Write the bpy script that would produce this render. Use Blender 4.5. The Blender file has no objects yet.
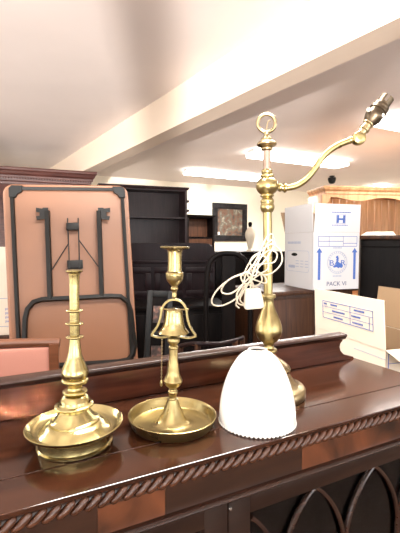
import bpy, bmesh, math, random
from mathutils import Vector, Matrix
random.seed(7)
PI = math.pi
scene = bpy.context.scene
C = scene.collection
W, H, F = 400, 533, 400.0
CZ = 1.39          # eye height
ZT = 1.05          # height of the cabinet top
PITCH = math.radians(3.0)
YAW = math.radians(27.0)

# ------------------------------------------------------------ camera
cam_d = bpy.data.cameras.new('camera')
cam = bpy.data.objects.new('camera', cam_d)
C.objects.link(cam)
cam.location = (0, 0, CZ)
cam.rotation_euler = (PI/2 - PITCH, 0, 0)
cam_d.sensor_width = 36
cam_d.lens = F*36/H
cam_d.clip_start = 0.02
scene.camera = cam

def ray(px, py):
    a, b = (px-W/2)/F, (H/2-py)/F
    fwd = Vector((0, math.cos(PITCH), -math.sin(PITCH)))
    up = Vector((0, math.sin(PITCH), math.cos(PITCH)))
    return Vector((a, 0, 0)) + fwd + up*b
def at_y(px, py, Y):
    d = ray(px, py); return Vector((0, 0, CZ)) + d*(Y/d.y)
def at_z(px, py, z):
    d = ray(px, py); return Vector((0, 0, CZ)) + d*((z-CZ)/d.z)
def at_plane(px, py, p0, n):
    d = ray(px, py); o = Vector((0, 0, CZ))
    return o + d*((p0-o).dot(n)/d.dot(n))
RD = Vector((math.cos(YAW), math.sin(YAW), 0))     # along the cabinet
LD = Vector((-math.sin(YAW), math.cos(YAW), 0))    # away from its front
def UV(u, v, z=0): return RD*u + LD*v + Vector((0, 0, z))

# ------------------------------------------------------------ materials
def newmat(name):
    m = bpy.data.materials.new(name); m.use_nodes = True
    nt = m.node_tree; return m, nt, nt.nodes['Principled BSDF']
def plain(name, col, rough=.5, metal=0, bump=0, bscale=60, var=0, vscale=6, coat=0, emit=None, es=0, spec=.5):
    m, nt, p = newmat(name)
    p.inputs['Base Color'].default_value = (*col, 1)
    p.inputs['Roughness'].default_value = rough
    p.inputs['Metallic'].default_value = metal
    p.inputs['Coat Weight'].default_value = coat
    p.inputs['Specular IOR Level'].default_value = spec
    tc = nt.nodes.new('ShaderNodeTexCoord')
    if var:
        n = nt.nodes.new('ShaderNodeTexNoise'); n.inputs['Scale'].default_value = vscale; n.inputs['Detail'].default_value = 5
        nt.links.new(tc.outputs['Object'], n.inputs['Vector'])
        r = nt.nodes.new('ShaderNodeValToRGB')
        r.color_ramp.elements[0].position = .3; r.color_ramp.elements[1].position = .7
        r.color_ramp.elements[0].color = (*[c*(1-var) for c in col], 1)
        r.color_ramp.elements[1].color = (*[min(1, c*(1+var)) for c in col], 1)
        nt.links.new(n.outputs['Fac'], r.inputs['Fac']); nt.links.new(r.outputs['Color'], p.inputs['Base Color'])
    if bump:
        n2 = nt.nodes.new('ShaderNodeTexNoise'); n2.inputs['Scale'].default_value = bscale
        nt.links.new(tc.outputs['Object'], n2.inputs['Vector'])
        b = nt.nodes.new('ShaderNodeBump'); b.inputs['Strength'].default_value = bump; b.inputs['Distance'].default_value = .002
        nt.links.new(n2.outputs['Fac'], b.inputs['Height']); nt.links.new(b.outputs['Normal'], p.inputs['Normal'])
    if emit:
        p.inputs['Emission Color'].default_value = (*emit, 1); p.inputs['Emission Strength'].default_value = es
    return m
def wood(name, c0, c1, rough=.3, axis=0, scale=1.0, coat=.3, flame=False, spec=.5, bump=.02):
    m, nt, p = newmat(name)
    tc = nt.nodes.new('ShaderNodeTexCoord'); mp = nt.nodes.new('ShaderNodeMapping')
    s = [14*scale]*3; s[axis] = 1.2*scale
    if flame: s = [9*scale, 9*scale, 5*scale]
    mp.inputs['Scale'].default_value = s
    nt.links.new(tc.outputs['Object'], mp.inputs['Vector'])
    n = nt.nodes.new('ShaderNodeTexNoise'); n.inputs['Scale'].default_value = 3 if not flame else 1.6
    n.inputs['Detail'].default_value = 7; n.inputs['Distortion'].default_value = .6 if not flame else 1.2
    nt.links.new(mp.outputs['Vector'], n.inputs['Vector'])
    r = nt.nodes.new('ShaderNodeValToRGB')
    r.color_ramp.elements[0].position = .32; r.color_ramp.elements[1].position = .68
    r.color_ramp.elements[0].color = (*c0, 1); r.color_ramp.elements[1].color = (*c1, 1)
    nt.links.new(n.outputs['Fac'], r.inputs['Fac']); nt.links.new(r.outputs['Color'], p.inputs['Base Color'])
    p.inputs['Roughness'].default_value = rough
    p.inputs['Coat Weight'].default_value = coat; p.inputs['Coat Roughness'].default_value = .12
    p.inputs['Specular IOR Level'].default_value = spec
    b = nt.nodes.new('ShaderNodeBump'); b.inputs['Strength'].default_value = bump; b.inputs['Distance'].default_value = .001
    nt.links.new(n.outputs['Fac'], b.inputs['Height']); nt.links.new(b.outputs['Normal'], p.inputs['Normal'])
    return m
def brass(name, c, rough=.2, var=.18):
    m = plain(name, c, rough, 1, bump=.12, bscale=140, var=var, vscale=35)
    nt = m.node_tree; p = nt.nodes['Principled BSDF']
    tc = nt.nodes.new('ShaderNodeTexCoord'); n = nt.nodes.new('ShaderNodeTexNoise'); n.inputs['Scale'].default_value = 22; n.inputs['Detail'].default_value = 6
    mr = nt.nodes.new('ShaderNodeMapRange'); mr.inputs['To Min'].default_value = rough*.6; mr.inputs['To Max'].default_value = rough*1.7
    nt.links.new(tc.outputs['Object'], n.inputs['Vector']); nt.links.new(n.outputs['Fac'], mr.inputs['Value']); nt.links.new(mr.outputs['Result'], p.inputs['Roughness'])
    return m
M = {}
M['brass_pale'] = brass('polished pale brass', (.46, .38, .175), .2)
M['brass'] = brass('old brass', (.35, .275, .125), .27)
M['brass_dull'] = brass('dull brass', (.35, .27, .15), .26)
M['bronze'] = brass('tarnished lampholder metal', (.10, .075, .05), .35)
M['steel'] = plain('steel', (.7, .7, .68), .25, 1)
M['opal'] = plain('opal glass', (.93, .91, .86), .12, 0, coat=.5)
M['cord'] = plain('cream flex', (.60, .53, .41), .4)
M['plug'] = plain('white plastic', (.74, .70, .60), .3)
M['mtop'] = wood('mahogany top', (.018, .0058, .003), (.044, .0145, .0068), .13, 0, 1.0, .0, spec=.38)
M['mboard'] = wood('mahogany board', (.034, .0095, .0048), (.078, .022, .011), .22, 0, 1.0, .0, spec=.4)
M['mcarve'] = wood('carved mahogany', (.036, .0125, .006), (.095, .033, .015), .25, 0, 2.0, .0)
M['mdcarve'] = wood('dark carved mahogany', (.016, .006, .0036), (.034, .0125, .007), .24, 0, 2.0, .0)
M['mground'] = wood('groove shade mahogany', (.018, .008, .005), (.035, .014, .009), .35, 0, 2.0, .1)  # shade in the grooves between rope lobes, put into the colour
M['mfrieze'] = wood('figured mahogany veneer', (.018, .0065, .0032), (.145, .045, .017), .3, 0, .7, .0, flame=True)
M['mfrieze_dark'] = wood('plain mahogany veneer', (.013, .0055, .003), (.045, .0165, .008), .28, 0, .8, .0)
M['mdoor'] = wood('mahogany door', (.011, .0045, .0026), (.024, .0092, .005), .3, 0, 1.2, .0, spec=.35)
M['mdark'] = plain('dark cabinet inside', (.004, .003, .0025), .7, spec=.1)
M['ebony'] = wood('dark stained wood', (.0025, .0018, .0018), (.007, .0045, .004), .45, 2, 1, .0, spec=.08)
M['plum'] = wood('dark plum brown wood', (.014, .0065, .007), (.027, .013, .013), .4, 2, 1, .05, spec=.3)
M['darkplum'] = wood('black plum wood', (.007, .0035, .004), (.013, .0065, .0075), .35, 2, 1, .0, spec=.12)
M['redwood'] = wood('red mahogany', (.040, .014, .012), (.09, .033, .026), .28, 0, 1, .3)
M['brownwood'] = wood('brown sideboard wood', (.028, .011, .006), (.075, .030, .014), .4, 2, 1, .0, spec=.2)
M['chairwood'] = wood('chair wood', (.09, .032, .015), (.17, .062, .028), .3, 0, 1, .3)
M['pine'] = wood('orange pine', (.46, .21, .08), (.66, .35, .16), .45, 2, .6, .1)
M['terracotta'] = plain('terracotta hardboard', (.215, .095, .048), .42, 0, var=.05, vscale=3)
M['edging'] = plain('brown edging', (.26, .115, .06), .4)
M['blackmetal'] = plain('black painted steel', (.008, .007, .006), .45, spec=.25)
M['blackplastic'] = plain('black plastic', (.008, .008, .008), .45, spec=.25)
M['pink'] = plain('pink upholstery', (.36, .155, .115), .85, bump=.3, bscale=300)
M['card'] = plain('white corrugated board', (.60, .585, .59), .6)
M['cardc'] = plain('cream corrugated board', (.72, .62, .50), .6)
M['cardb'] = plain('brown corrugated board', (.28, .18, .10), .7)
M['blue'] = plain('blue print', (.05, .12, .42), .6)
M['grey_ink'] = plain('pale blue grey print', (.36, .40, .52), .6)
M['ink'] = plain('dark print', (.06, .07, .16), .6)
M['paper'] = plain('paper', (.85, .83, .76), .7)
M['plaster'] = plain('cream wall paint', (.88, .82, .68), .8, var=.04, vscale=2, bump=.1, bscale=40)
M['ceil'] = plain('ceiling paint', (.82, .74, .70), .8, var=.03, vscale=1.5, bump=.1, bscale=30)
M['beam'] = plain('beam paint', (.82, .68, .55), .8, bump=.08, bscale=30)
M['carpet'] = plain('brown carpet', (.13, .09, .07), .95, bump=.5, bscale=300)
M['tube'] = plain('fluorescent diffuser', (.9, .9, .86), .4, emit=(1, .98, .93), es=9)
M['fitting'] = plain('white enamel fitting', (.8, .8, .77), .4)
M['jar'] = plain('cream ceramic', (.62, .54, .42), .25, coat=.4)

def glassmat():
    m = bpy.data.materials.new('clear glazing'); m.use_nodes = True
    nt = m.node_tree; nt.nodes.clear()
    o = nt.nodes.new('ShaderNodeOutputMaterial'); mx = nt.nodes.new('ShaderNodeMixShader')
    t = nt.nodes.new('ShaderNodeBsdfTransparent'); g = nt.nodes.new('ShaderNodeBsdfGlossy'); f = nt.nodes.new('ShaderNodeFresnel')
    g.inputs['Roughness'].default_value = .02
    nt.links.new(f.outputs[0], mx.inputs[0]); nt.links.new(t.outputs[0], mx.inputs[1]); nt.links.new(g.outputs[0], mx.inputs[2]); nt.links.new(mx.outputs[0], o.inputs[0])
    return m
M['glass'] = glassmat()
def picmat(name, cols, scale):
    m, nt, p = newmat(name)
    tc = nt.nodes.new('ShaderNodeTexCoord'); n = nt.nodes.new('ShaderNodeTexNoise'); n.inputs['Scale'].default_value = scale; n.inputs['Detail'].default_value = 4
    nt.links.new(tc.outputs['Object'], n.inputs['Vector'])
    r = nt.nodes.new('ShaderNodeValToRGB'); e = r.color_ramp.elements
    e[0].position = .35; e[0].color = (*cols[0], 1); e[1].position = .68; e[1].color = (*cols[-1], 1)
    for i, c in enumerate(cols[1:-1]):
        q = e.new(.35+.33*(i+1)/(len(cols)-1)); q.color = (*c, 1)
    nt.links.new(n.outputs['Fac'], r.inputs['Fac']); nt.links.new(r.outputs['Color'], p.inputs['Base Color'])
    p.inputs['Roughness'].default_value = .3
    return m
M['painting'] = picmat('landscape painting', [(.05, .05, .045), (.16, .08, .05), (.12, .12, .10), (.40, .35, .27)], 9)
M['photo'] = picmat('small dark picture', [(.02, .015, .015), (.06, .04, .035), (.30, .14, .10)], 22)

# ------------------------------------------------------------ mesh helpers
def BM(): return bmesh.new()
def xf(M4, p): return M4 @ Vector(p)
def box(bm, lo, hi, m4=None, bev=0):
    lo = Vector(lo); hi = Vector(hi)
    b = BM()
    bmesh.ops.create_cube(b, size=1)
    for v in b.verts:
        v.co = Vector([lo[i] + (v.co[i]+.5)*(hi[i]-lo[i]) for i in range(3)])
    if bev: bmesh.ops.bevel(b, geom=b.edges[:], offset=bev, segments=2, affect='EDGES', profile=.5)
    if m4:
        for v in b.verts: v.co = m4 @ v.co
    merge(bm, b)
def merge(bm, b):
    me = bpy.data.meshes.new('tmp'); b.to_mesh(me); b.free(); bm.from_mesh(me); bpy.data.meshes.remove(me)
def lathe(bm, prof, n=48, m4=None):
    """prof: list of (r, z)"""
    if ZF and m4 is None: prof = [(r, ZF(z)) for r, z in prof]
    rings = []
    for r, z in prof:
        if r < 1e-6:
            v = bm.verts.new((0, 0, z)); rings.append([v])
        else:
            rings.append([bm.verts.new((r*math.cos(2*PI*i/n), r*math.sin(2*PI*i/n), z)) for i in range(n)])
    for a, b in zip(rings, rings[1:]):
        for i in range(n):
            j = (i+1) % n
            if len(a) == 1 and len(b) == 1: continue
            if len(a) == 1: bm.faces.new((a[0], b[j], b[i]))
            elif len(b) == 1: bm.faces.new((a[i], a[j], b[0]))
            else: bm.faces.new((a[i], a[j], b[j], b[i]))
    if m4:
        for rg in rings:
            for v in rg: v.co = m4 @ v.co
ZF = None
def zfix(px, Yb, k, pb):
    def f(z): return at_y(px, Yb-k*z, pb.y).z - ZT
    return f
def smooth_prof(pts, k=6):
    """Catmull-Rom through (r,z); a point given as (r,z,1) is a sharp corner"""
    out = []; n = len(pts)
    P = [Vector((p[0], p[1])) for p in pts]; S = [len(p) > 2 for p in pts]
    for i in range(n-1):
        p1, p2 = P[i], P[i+1]
        p0 = P[i-1] if i > 0 and not S[i] else p1 - (p2-p1)
        p3 = P[i+2] if i+2 < n and not S[i+1] else p2 + (p2-p1)
        if S[i] and S[i+1]:
            out.append(p1); continue
        for j in range(k):
            t = j/k
            q = .5*((2*p1) + (-p0+p2)*t + (2*p0-5*p1+4*p2-p3)*t*t + (-p0+3*p1-3*p2+p3)*t**3)
            out.append(q)
    out.append(P[-1])
    return [(max(0, q.x), q.y) for q in out]
def cr(pts, k=8, closed=False):
    P = [Vector(p) for p in pts]; n = len(P); out = []
    for i in range(n if closed else n-1):
        p1 = P[i]; p2 = P[(i+1) % n]
        p0 = P[(i-1) % n] if closed or i > 0 else p1*2-p2
        p3 = P[(i+2) % n] if closed or i+2 < n else p2*2-p1
        for j in range(k):
            t = j/k
            out.append(.5*((2*p1) + (p2-p0)*t + (2*p0-5*p1+4*p2-p3)*t*t + (3*p1-p0-3*p2+p3)*t**3))
    if not closed: out.append(P[-1])
    return out
def tube(bm, pts, r, n=8, closed=False, sq=False, radii=None):
    pts = [Vector(p) for p in pts]; m = len(pts); rings = []
    t0 = None; nrm = None
    for i, p in enumerate(pts):
        if closed: t = (pts[(i+1) % m]-pts[(i-1) % m])
        else: t = pts[min(i+1, m-1)]-pts[max(i-1, 0)]
        t.normalize()
        if nrm is None:
            a = Vector((0, 0, 1)) if abs(t.z) < .9 else Vector((1, 0, 0))
            nrm = (a - t*a.dot(t)).normalized()
        else:
            nrm = (nrm - t*nrm.dot(t))
            nrm.normalize()
        bn = t.cross(nrm)
        rr = radii[i] if radii else r
        if sq: cs = [(math.cos(PI/4+k*PI/2)*1.414, math.sin(PI/4+k*PI/2)*1.414) for k in range(4)]
        else: cs = [(math.cos(2*PI*k/n), math.sin(2*PI*k/n)) for k in range(n)]
        rings.append([bm.verts.new(p + nrm*(c*rr) + bn*(s*rr)) for c, s in cs])
    n = len(rings[0])
    for i in range(m if closed else m-1):
        a = rings[i]; b = rings[(i+1) % m]
        for k in range(n):
            bm.faces.new((a[k], a[(k+1) % n], b[(k+1) % n], b[k]))
    if not closed:
        bm.faces.new(rings[0][::-1]); bm.faces.new(rings[-1])
def prism(bm, poly, axis, a, b, m4=None):
    """extrude a 2D polygon along an axis between a and b"""
    def mk(p, t):
        q = [0, 0, 0]; o = [i for i in range(3) if i != axis]
        q[o[0]], q[o[1]], q[axis] = p[0], p[1], t
        return Vector(q)
    A = [bm.verts.new(mk(p, a)) for p in poly]; B = [bm.verts.new(mk(p, b)) for p in poly]
    n = len(poly)
    fs = [bm.faces.new(A), bm.faces.new(B[::-1])]
    for i in range(n): fs.append(bm.faces.new((A[i], A[(i+1) % n], B[(i+1) % n], B[i])))
    bmesh.ops.recalc_face_normals(bm, faces=fs)
    if m4:
        for v in A+B: v.co = m4 @ v.co
def obj(name, bm, mat, parent=None, smooth=True, bevel=0, angle=40):
    bmesh.ops.recalc_face_normals(bm, faces=bm.faces[:])
    me = bpy.data.meshes.new(name); bm.to_mesh(me); bm.free()
    if smooth:
        for p in me.polygons: p.use_smooth = True
        me.set_sharp_from_angle(angle=math.radians(angle))
    o = bpy.data.objects.new(name, me); C.objects.link(o)
    me.materials.append(M[mat] if isinstance(mat, str) else mat)
    if parent: o.parent = parent
    if bevel:
        md = o.modifiers.new('bevel', 'BEVEL'); md.width = bevel; md.segments = 2; md.limit_method = 'ANGLE'; md.harden_normals = False
    return o
def thing(name, label, cat, loc=(0, 0, 0), rotz=0, group=None, rot=None):
    o = bpy.data.objects.new(name, None); C.objects.link(o); o.empty_display_size = .05
    o.location = loc; o.rotation_euler = rot if rot else (0, 0, rotz)
    o['label'] = label; o['category'] = cat
    if group: o['group'] = group
    return o
def tag(o, label, cat, group=None):
    o['label'] = label; o['category'] = cat
    if group: o['group'] = group
    return o
def struct(name, bm, mat, **k):
    o = obj(name, bm, mat, **k); o['kind'] = 'structure'; return o
def text_bm(bm, s, size, m4, thick=.0004, font_scale=(1, 1)):
    cu = bpy.data.curves.new('t', 'FONT'); cu.body = s; cu.size = size; cu.extrude = thick; cu.align_x = 'CENTER'; cu.align_y = 'CENTER'
    o = bpy.data.objects.new('t', cu); C.objects.link(o)
    dg = bpy.context.evaluated_depsgraph_get(); dg.update()
    me = bpy.data.meshes.new_from_object(o.evaluated_get(dg))
    for v in me.vertices: v.co = m4 @ Vector((v.co.x*font_scale[0], v.co.y*font_scale[1], v.co.z))
    bm.from_mesh(me)
    bpy.data.objects.remove(o); bpy.data.curves.remove(cu); bpy.data.meshes.remove(me)

# ------------------------------------------------------------ room shell (axes follow the cabinet)
HC = 2.60
R0, R1, L0, L1 = -3.6, 7.0, -3.2, 7.05
room = Matrix.Rotation(YAW, 4, 'Z')
b = BM(); box(b, (R0-.1, L0-.1, -.06), (R1+.1, L1+.1, 0), room); struct('floor', b, 'carpet')
b = BM(); box(b, (R0-.1, L0-.1, HC), (R1+.1, L1+.1, HC+.1), room); struct('ceiling', b, 'ceil')
b = BM(); box(b, (R0-.1, L1, 0), (R1+.1, L1+.12, HC), room); struct('wall_far', b, 'plaster')
b = BM(); box(b, (R1, L0, 0), (R1+.12, L1, HC), room); struct('wall_right', b, 'plaster')
def wall_with_windows(name, axis, pos, th, a0, a1, wins):
    """wall with rectangular openings; wins = (a, b, z0, z1)"""
    b = BM()
    def pc(s0, s1, z0, z1):
        if s1-s0 < 1e-4 or z1-z0 < 1e-4: return
        if axis == 0: box(b, (s0, pos, z0), (s1, pos+th, z1), room)
        else: box(b, (pos, s0, z0), (pos+th, s1, z1), room)
    cur = a0
    for (s0, s1, z0, z1) in wins:
        pc(cur, s0, 0, HC); pc(s0, s1, 0, z0); pc(s0, s1, z1, HC); cur = s1
    pc(cur, a1, 0, HC)
    struct(name, b, 'plaster')
wb = [(-2.6, -.2, .75, 2.3), (.6, 3.0, .75, 2.3), (3.9, 6.2, .75, 2.3)]
wl = [(-2.4, -.2, .75, 2.3), (.9, 3.1, .75, 2.3)]
wall_with_windows('wall_back', 0, L0-.12, .12, R0-.1, R1+.1, wb)
wall_with_windows('wall_left', 1, R0-.12, .12, L0, L1, wl)
k = 0
for axis, pos, wins in ((0, L0-.07, wb), (1, R0-.07, wl)):
    for (s0, s1, z0, z1) in wins:
        k += 1
        b = BM()
        def bar(p, q, z_0, z_1):
            if axis == 0: box(b, (p, pos, z_0), (q, pos+.05, z_1), room)
            else: box(b, (pos, p, z_0), (pos+.05, q, z_1), room)
        bar(s0, s0+.05, z0, z1); bar(s1-.05, s1, z0, z1); bar(s0+.05, s1-.05, z0, z0+.06); bar(s0+.05, s1-.05, z1-.05, z1)
        for j in range(1, 5):
            m_ = s0+(s1-s0)*j/5; bar(m_-.04, m_+.04, z0+.06, z1-.05)  # unseen extra bars, added to break the ceiling light into streaks
        struct('window_%d' % k, b, 'fitting')
for nm, lo, hi in (('baseboard_far', (R0, L1-.02, 0), (R1-.02, L1, .12)), ('baseboard_right', (R1-.02, L0, 0), (R1, L1-.02, .12))):
    b = BM(); box(b, lo, hi, room); struct(nm, b, 'fitting')

# ceiling beam
BA = math.radians(34)
bd = Vector((-math.sin(BA), math.cos(BA), 0)); bp = Vector((math.cos(BA), math.sin(BA), 0))
hc = HC-CZ
A0 = at_z(312, 0, HC); sA = A0.dot(bp)
d = ray(400, 17); hb = sA*d.z/d.dot(bp)
d = ray(400, 38); wbm = hb/(d.z/d.dot(bp)) - sA
b = BM()
mb = Matrix(((bp.x, bd.x, 0, 0), (bp.y, bd.y, 0, 0), (0, 0, 1, 0), (0, 0, 0, 1)))
far = 7.0
box(b, (sA, -3.0, CZ+hb), (sA+wbm, far, HC), mb)
struct('trim_1', b, 'beam')

# ------------------------------------------------------------ the mahogany cabinet
u0, u1 = -.30, .961
v0, v1 = .546, .885
uc, vc = (u0+u1)/2, (v0+v1)/2
cab = thing('glazed_bookcase', 'low reddish mahogany bookcase with carved rope edge, raised back board and glazed doors', 'bookcase', UV(uc, vc, 0), YAW)
def cbox(b, lo, hi, bev=0): box(b, (lo[0]-uc, lo[1]-vc, lo[2]), (hi[0]-uc, hi[1]-vc, hi[2]), None, bev)
vs = .633
b = BM(); cbox(b, (u0, v0+.003, ZT-.008), (u1, vs-.0006, ZT), .0012); obj('front_plank', b, 'mtop', cab, smooth=False)
b = BM(); cbox(b, (u0, vs+.0006, ZT-.008), (u1, v1, ZT), .0012); obj('rear_plank', b, 'mtop', cab, smooth=False)
# rope edge
fz0 = ZT-.078
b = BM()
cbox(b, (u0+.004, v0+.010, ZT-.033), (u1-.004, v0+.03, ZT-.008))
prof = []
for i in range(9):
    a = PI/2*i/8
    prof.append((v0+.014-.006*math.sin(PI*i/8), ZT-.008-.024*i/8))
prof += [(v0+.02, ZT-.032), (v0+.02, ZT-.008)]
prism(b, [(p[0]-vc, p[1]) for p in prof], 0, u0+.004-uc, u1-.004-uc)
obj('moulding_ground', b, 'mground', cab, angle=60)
b = BM()
pitch = .0184
n = int((u1-u0)/pitch)
for i in range(n):
    uu = u0 + (i+.5)*pitch - uc
    # slanted swelling lobe, fat at the upper right end and tapering lower left
    bb = BM(); bmesh.ops.create_uvsphere(bb, u_segments=12, v_segments=8, radius=1)
    for v in bb.verts:
        x, y, z = v.co
        tt = z; fat = 1.0+.25*tt
        fat = 1.0-.18*tt
        v.co = Vector((x*.0092*fat + .0078*tt + .0016*math.sin(tt*PI), y*.0070*fat, z*.0122))
        v.co += Vector((uu, v0+.0078-.0010*tt-vc, ZT-.0205))
    merge(b, bb)
obj('rope_moulding', b, 'mcarve', cab, angle=60)
# right end of the moulding
b = BM()
n2 = int((v1-v0)/pitch)
for i in range(n2):
    bb = BM(); bmesh.ops.create_uvsphere(bb, u_segments=10, v_segments=6, radius=1)
    for v in bb.verts:
        x, y, z = v.co; v.co = Vector((x*.006+u1-.006-uc, y*.0062+.0052*z+v0+(i+.5)*pitch-vc, z*.0125+ZT-.0205))
    merge(b, bb)
obj('end_rope_moulding', b, 'mcarve', cab, angle=60)
# frieze: three veneers
fz1 = ZT-.032
for a0_, a1_, fm in ((u0+.012, .121, 'mfrieze_dark'), (.121, .225, 'mfrieze'), (.225, .499, 'mfrieze_dark'), (.499, u1-.012, 'mfrieze')):
    b = BM(); cbox(b, (a0_, v0+.014, fz0), (a1_-.0004, v0+.03, fz1)); obj('frieze_panel', b, fm, cab, smooth=False)
# half round waist moulding
b = BM(); pr = [(v0+.03, fz0), (v0+.008, fz0), (v0+.004, fz0-.002), (v0+.0025, fz0-.005), (v0+.004, fz0-.008), (v0+.010, fz0-.009), (v0+.012, fz0-.012), (v0+.03, fz0-.012)]
prism(b, [(p[0]-vc, p[1]) for p in pr], 0, u0+.004-uc, u1-.004-uc); obj('waist_moulding', b, 'mdcarve', cab, angle=50)
# carcass
zc = fz0-.012
b = BM()
cbox(b, (u0+.012, v0+.036, .08), (u0+.034, v1-.014, ZT-.0085)); cbox(b, (u1-.034, v0+.036, .08), (u1-.012, v1-.014, ZT-.0085))
cbox(b, (u0+.034, v0+.036, .08), (u1-.034, v1-.014, .10)); cbox(b, (u0+.034, v0+.036, zc-.0), (u1-.034, v1-.014, zc+.01))
obj('carcass', b, 'mdoor', cab, smooth=False)
b = BM(); cbox(b, (u0+.034, v1-.014, .08), (u1-.034, v1-.006, ZT-.0085)); obj('back_panel', b, 'mdark', cab, smooth=False)
for zz in (.40, .68):
    b = BM(); cbox(b, (u0+.036, v0+.05, zz), (u1-.036, v1-.02, zz+.016)); obj('shelf', b, 'mdoor', cab, smooth=False)
b = BM(); cbox(b, (u0, v0+.006, .0), (u1, v1-.002, .08), .003); obj('plinth', b, 'mdoor', cab)
# doors
um = .338
def door(a, c):
    D = BM(); vf, vb = v0+.013, v0+.035
    st = .044; zt = zc-.001; zb = .084; rb = zt-.033
    cbox(D, (a, vf, zb), (a+st, vb, zt), .001); cbox(D, (c-st, vf, zb), (c, vb, zt), .001)
    cbox(D, (a+st, vf, rb), (c-st, vb, zt), .001); cbox(D, (a+st, vf, zb), (c-st, vb, zb+.06), .001)
    dr = obj('door', D, 'mdoor', cab)
    g = BM(); cbox(g, (a+st-.004, vb-.008, zb+.055), (c-st+.004, vb-.005, rb+.004)); obj('glass_pane', g, 'glass', dr, smooth=False)
    # gothic glazing bars
    T = BM(); ga, gc = a+st, c-st
    w = .164; Rr = .2; hz = math.sqrt(Rr*Rr-(Rr-w/2)**2); zs = rb-hz; vy = vf+.007
    for j in range(4):
        ua = ga-.010 + w*j
        for s in (-1, 1):
            pts = []
            for q in range(13):
                y_ = hz*(1-q/12); x_ = ua + s*(math.sqrt(Rr*Rr-y_*y_)-(Rr-w/2))
                if ga-.001 <= x_ <= gc+.001: pts.append((x_-uc, vy-vc, zs+y_))
            if len(pts) > 1: tube(T, pts, .0045, 8)
        if ga < ua+w/2 < gc:
            tube(T, [(ua+w/2-uc, vy-vc, zs+.002), (ua+w/2-uc, vy-vc, zb+.058)], .0045, 8)
    obj('glazing_bars', T, 'mdcarve', dr)
    return dr
dl = door(u0+.014, um-.001); dr_ = door(um+.001, u1-.014)
b = BM()
mm = Matrix.Translation((um-.0-uc+.003, v0+.013-vc, ZT-.102)) @ Matrix.Rotation(PI/2, 4, 'X')
lathe(b, [(0, 0), (.0032, 0), (.0034, .002), (.0022, .004), (0, .0045)], 16, mm)
obj('door_catch', b, 'steel', dr_)
# raised back board with ogee end
b = BM()
bh = .069; bv = -.012
pl = [(u0, 0), (.955, 0), (.951, .006), (.934, .010), (.912, .018), (.899, .030), (.895, .042), (.898, .052), (.906, .058), (.906, bh), (u0, bh)]
prism(b, [(p[0]-uc, p[1]+ZT) for p in pl], 1, .862+bv-vc, .880+bv-vc)
obj('back_board', b, 'mboard', cab, smooth=False, bevel=.001)
b = BM()
pr = [(.884, bh), (.884, bh+.012), (.858, bh+.012), (.853, bh+.010), (.851, bh+.006), (.853, bh+.003), (.8555, bh), (.858, bh-.004), (.862, bh-.007), (.8625, bh)]
prism(b, [(p[0]+bv-vc, p[1]+ZT) for p in pr], 0, u0-uc, .914-uc)
obj('board_capping', b, 'mdcarve', cab, angle=50, bevel=.0008)

# ------------------------------------------------------------ left candlestick
pb = at_z(75.5, 443, ZT); ZF = zfix(75.5, 443, 584, pb)
st = thing('brass_candlestick', 'tall pale brass candlestick with ringed stem and wide saucer base, leftmost on the bookcase', 'candlestick', pb, rot=(0, math.radians(.5), 0))
p = smooth_prof([(0, .006, 1), (.055, .006, 1), (.0555, 0, 1), (.0635, 0, 1), (.0635, .003, 1), (.0605, .005, 1), (.0585, .018, 1), (.0600, .020), (.068, .0225), (.0765, .0275), (.0805, .0325, 1), (.0812, .034, 1),
                 (.0797, .0345, 1), (.073, .0275), (.066, .0240), (.0600, .0232, 1), (.0545, .0275), (.0480, .0335, 1), (.0415, .0365, 1), (.0410, .0395, 1), (.0370, .0412, 1), (.0330, .0455), (.0290, .0505), (.0255, .055), (.0235, .058, 1), (.0300, .0605, 1), (.0325, .0635), (.0320, .066), (.0280, .068, 1)], 5)
b = BM(); lathe(b, p, 72); so = obj('saucer_base', b, 'brass_pale', st); so.rotation_euler = (0, math.radians(-1.6), 0); so.location.z = .0012
p = smooth_prof([(0, .066, 1), (.0275, .0675, 1), (.0255, .071), (.0245, .075), (.0205, .081), (.0150, .0850, 1), (.0200, .0868, 1), (.0208, .089), (.0195, .091, 1), (.0130, .0925, 1), (.0118, .096), (.0135, .101, 1), (.0215, .1045, 1), (.0225, .108), (.0215, .110, 1), (.0200, .111, 1),
                 (.0225, .118), (.0218, .126), (.0185, .134), (.0150, .142), (.0118, .152), (.0098, .165), (.0088, .1785, 1), (.0145, .1805, 1), (.0150, .1820), (.0140, .1835, 1), (.0083, .1845, 1), (.0083, .2015, 1), (.0145, .2035, 1), (.0150, .2050), (.0140, .2065, 1), (.0082, .2075, 1), (.0083, .2235, 1), (.0138, .2255, 1), (.0142, .227), (.0132, .2285, 1),
                 (.0082, .2295, 1), (.0082, .262), (.0086, .280), (.0096, .2905, 1), (.0138, .2935, 1), (.0140, .2955, 1), (.0120, .2965, 1), (.0085, .2960, 1), (.0080, .270, 1), (0, .270)], 5)
b = BM(); lathe(b, p, 48); obj('stem', b, 'brass_pale', st)

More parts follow.
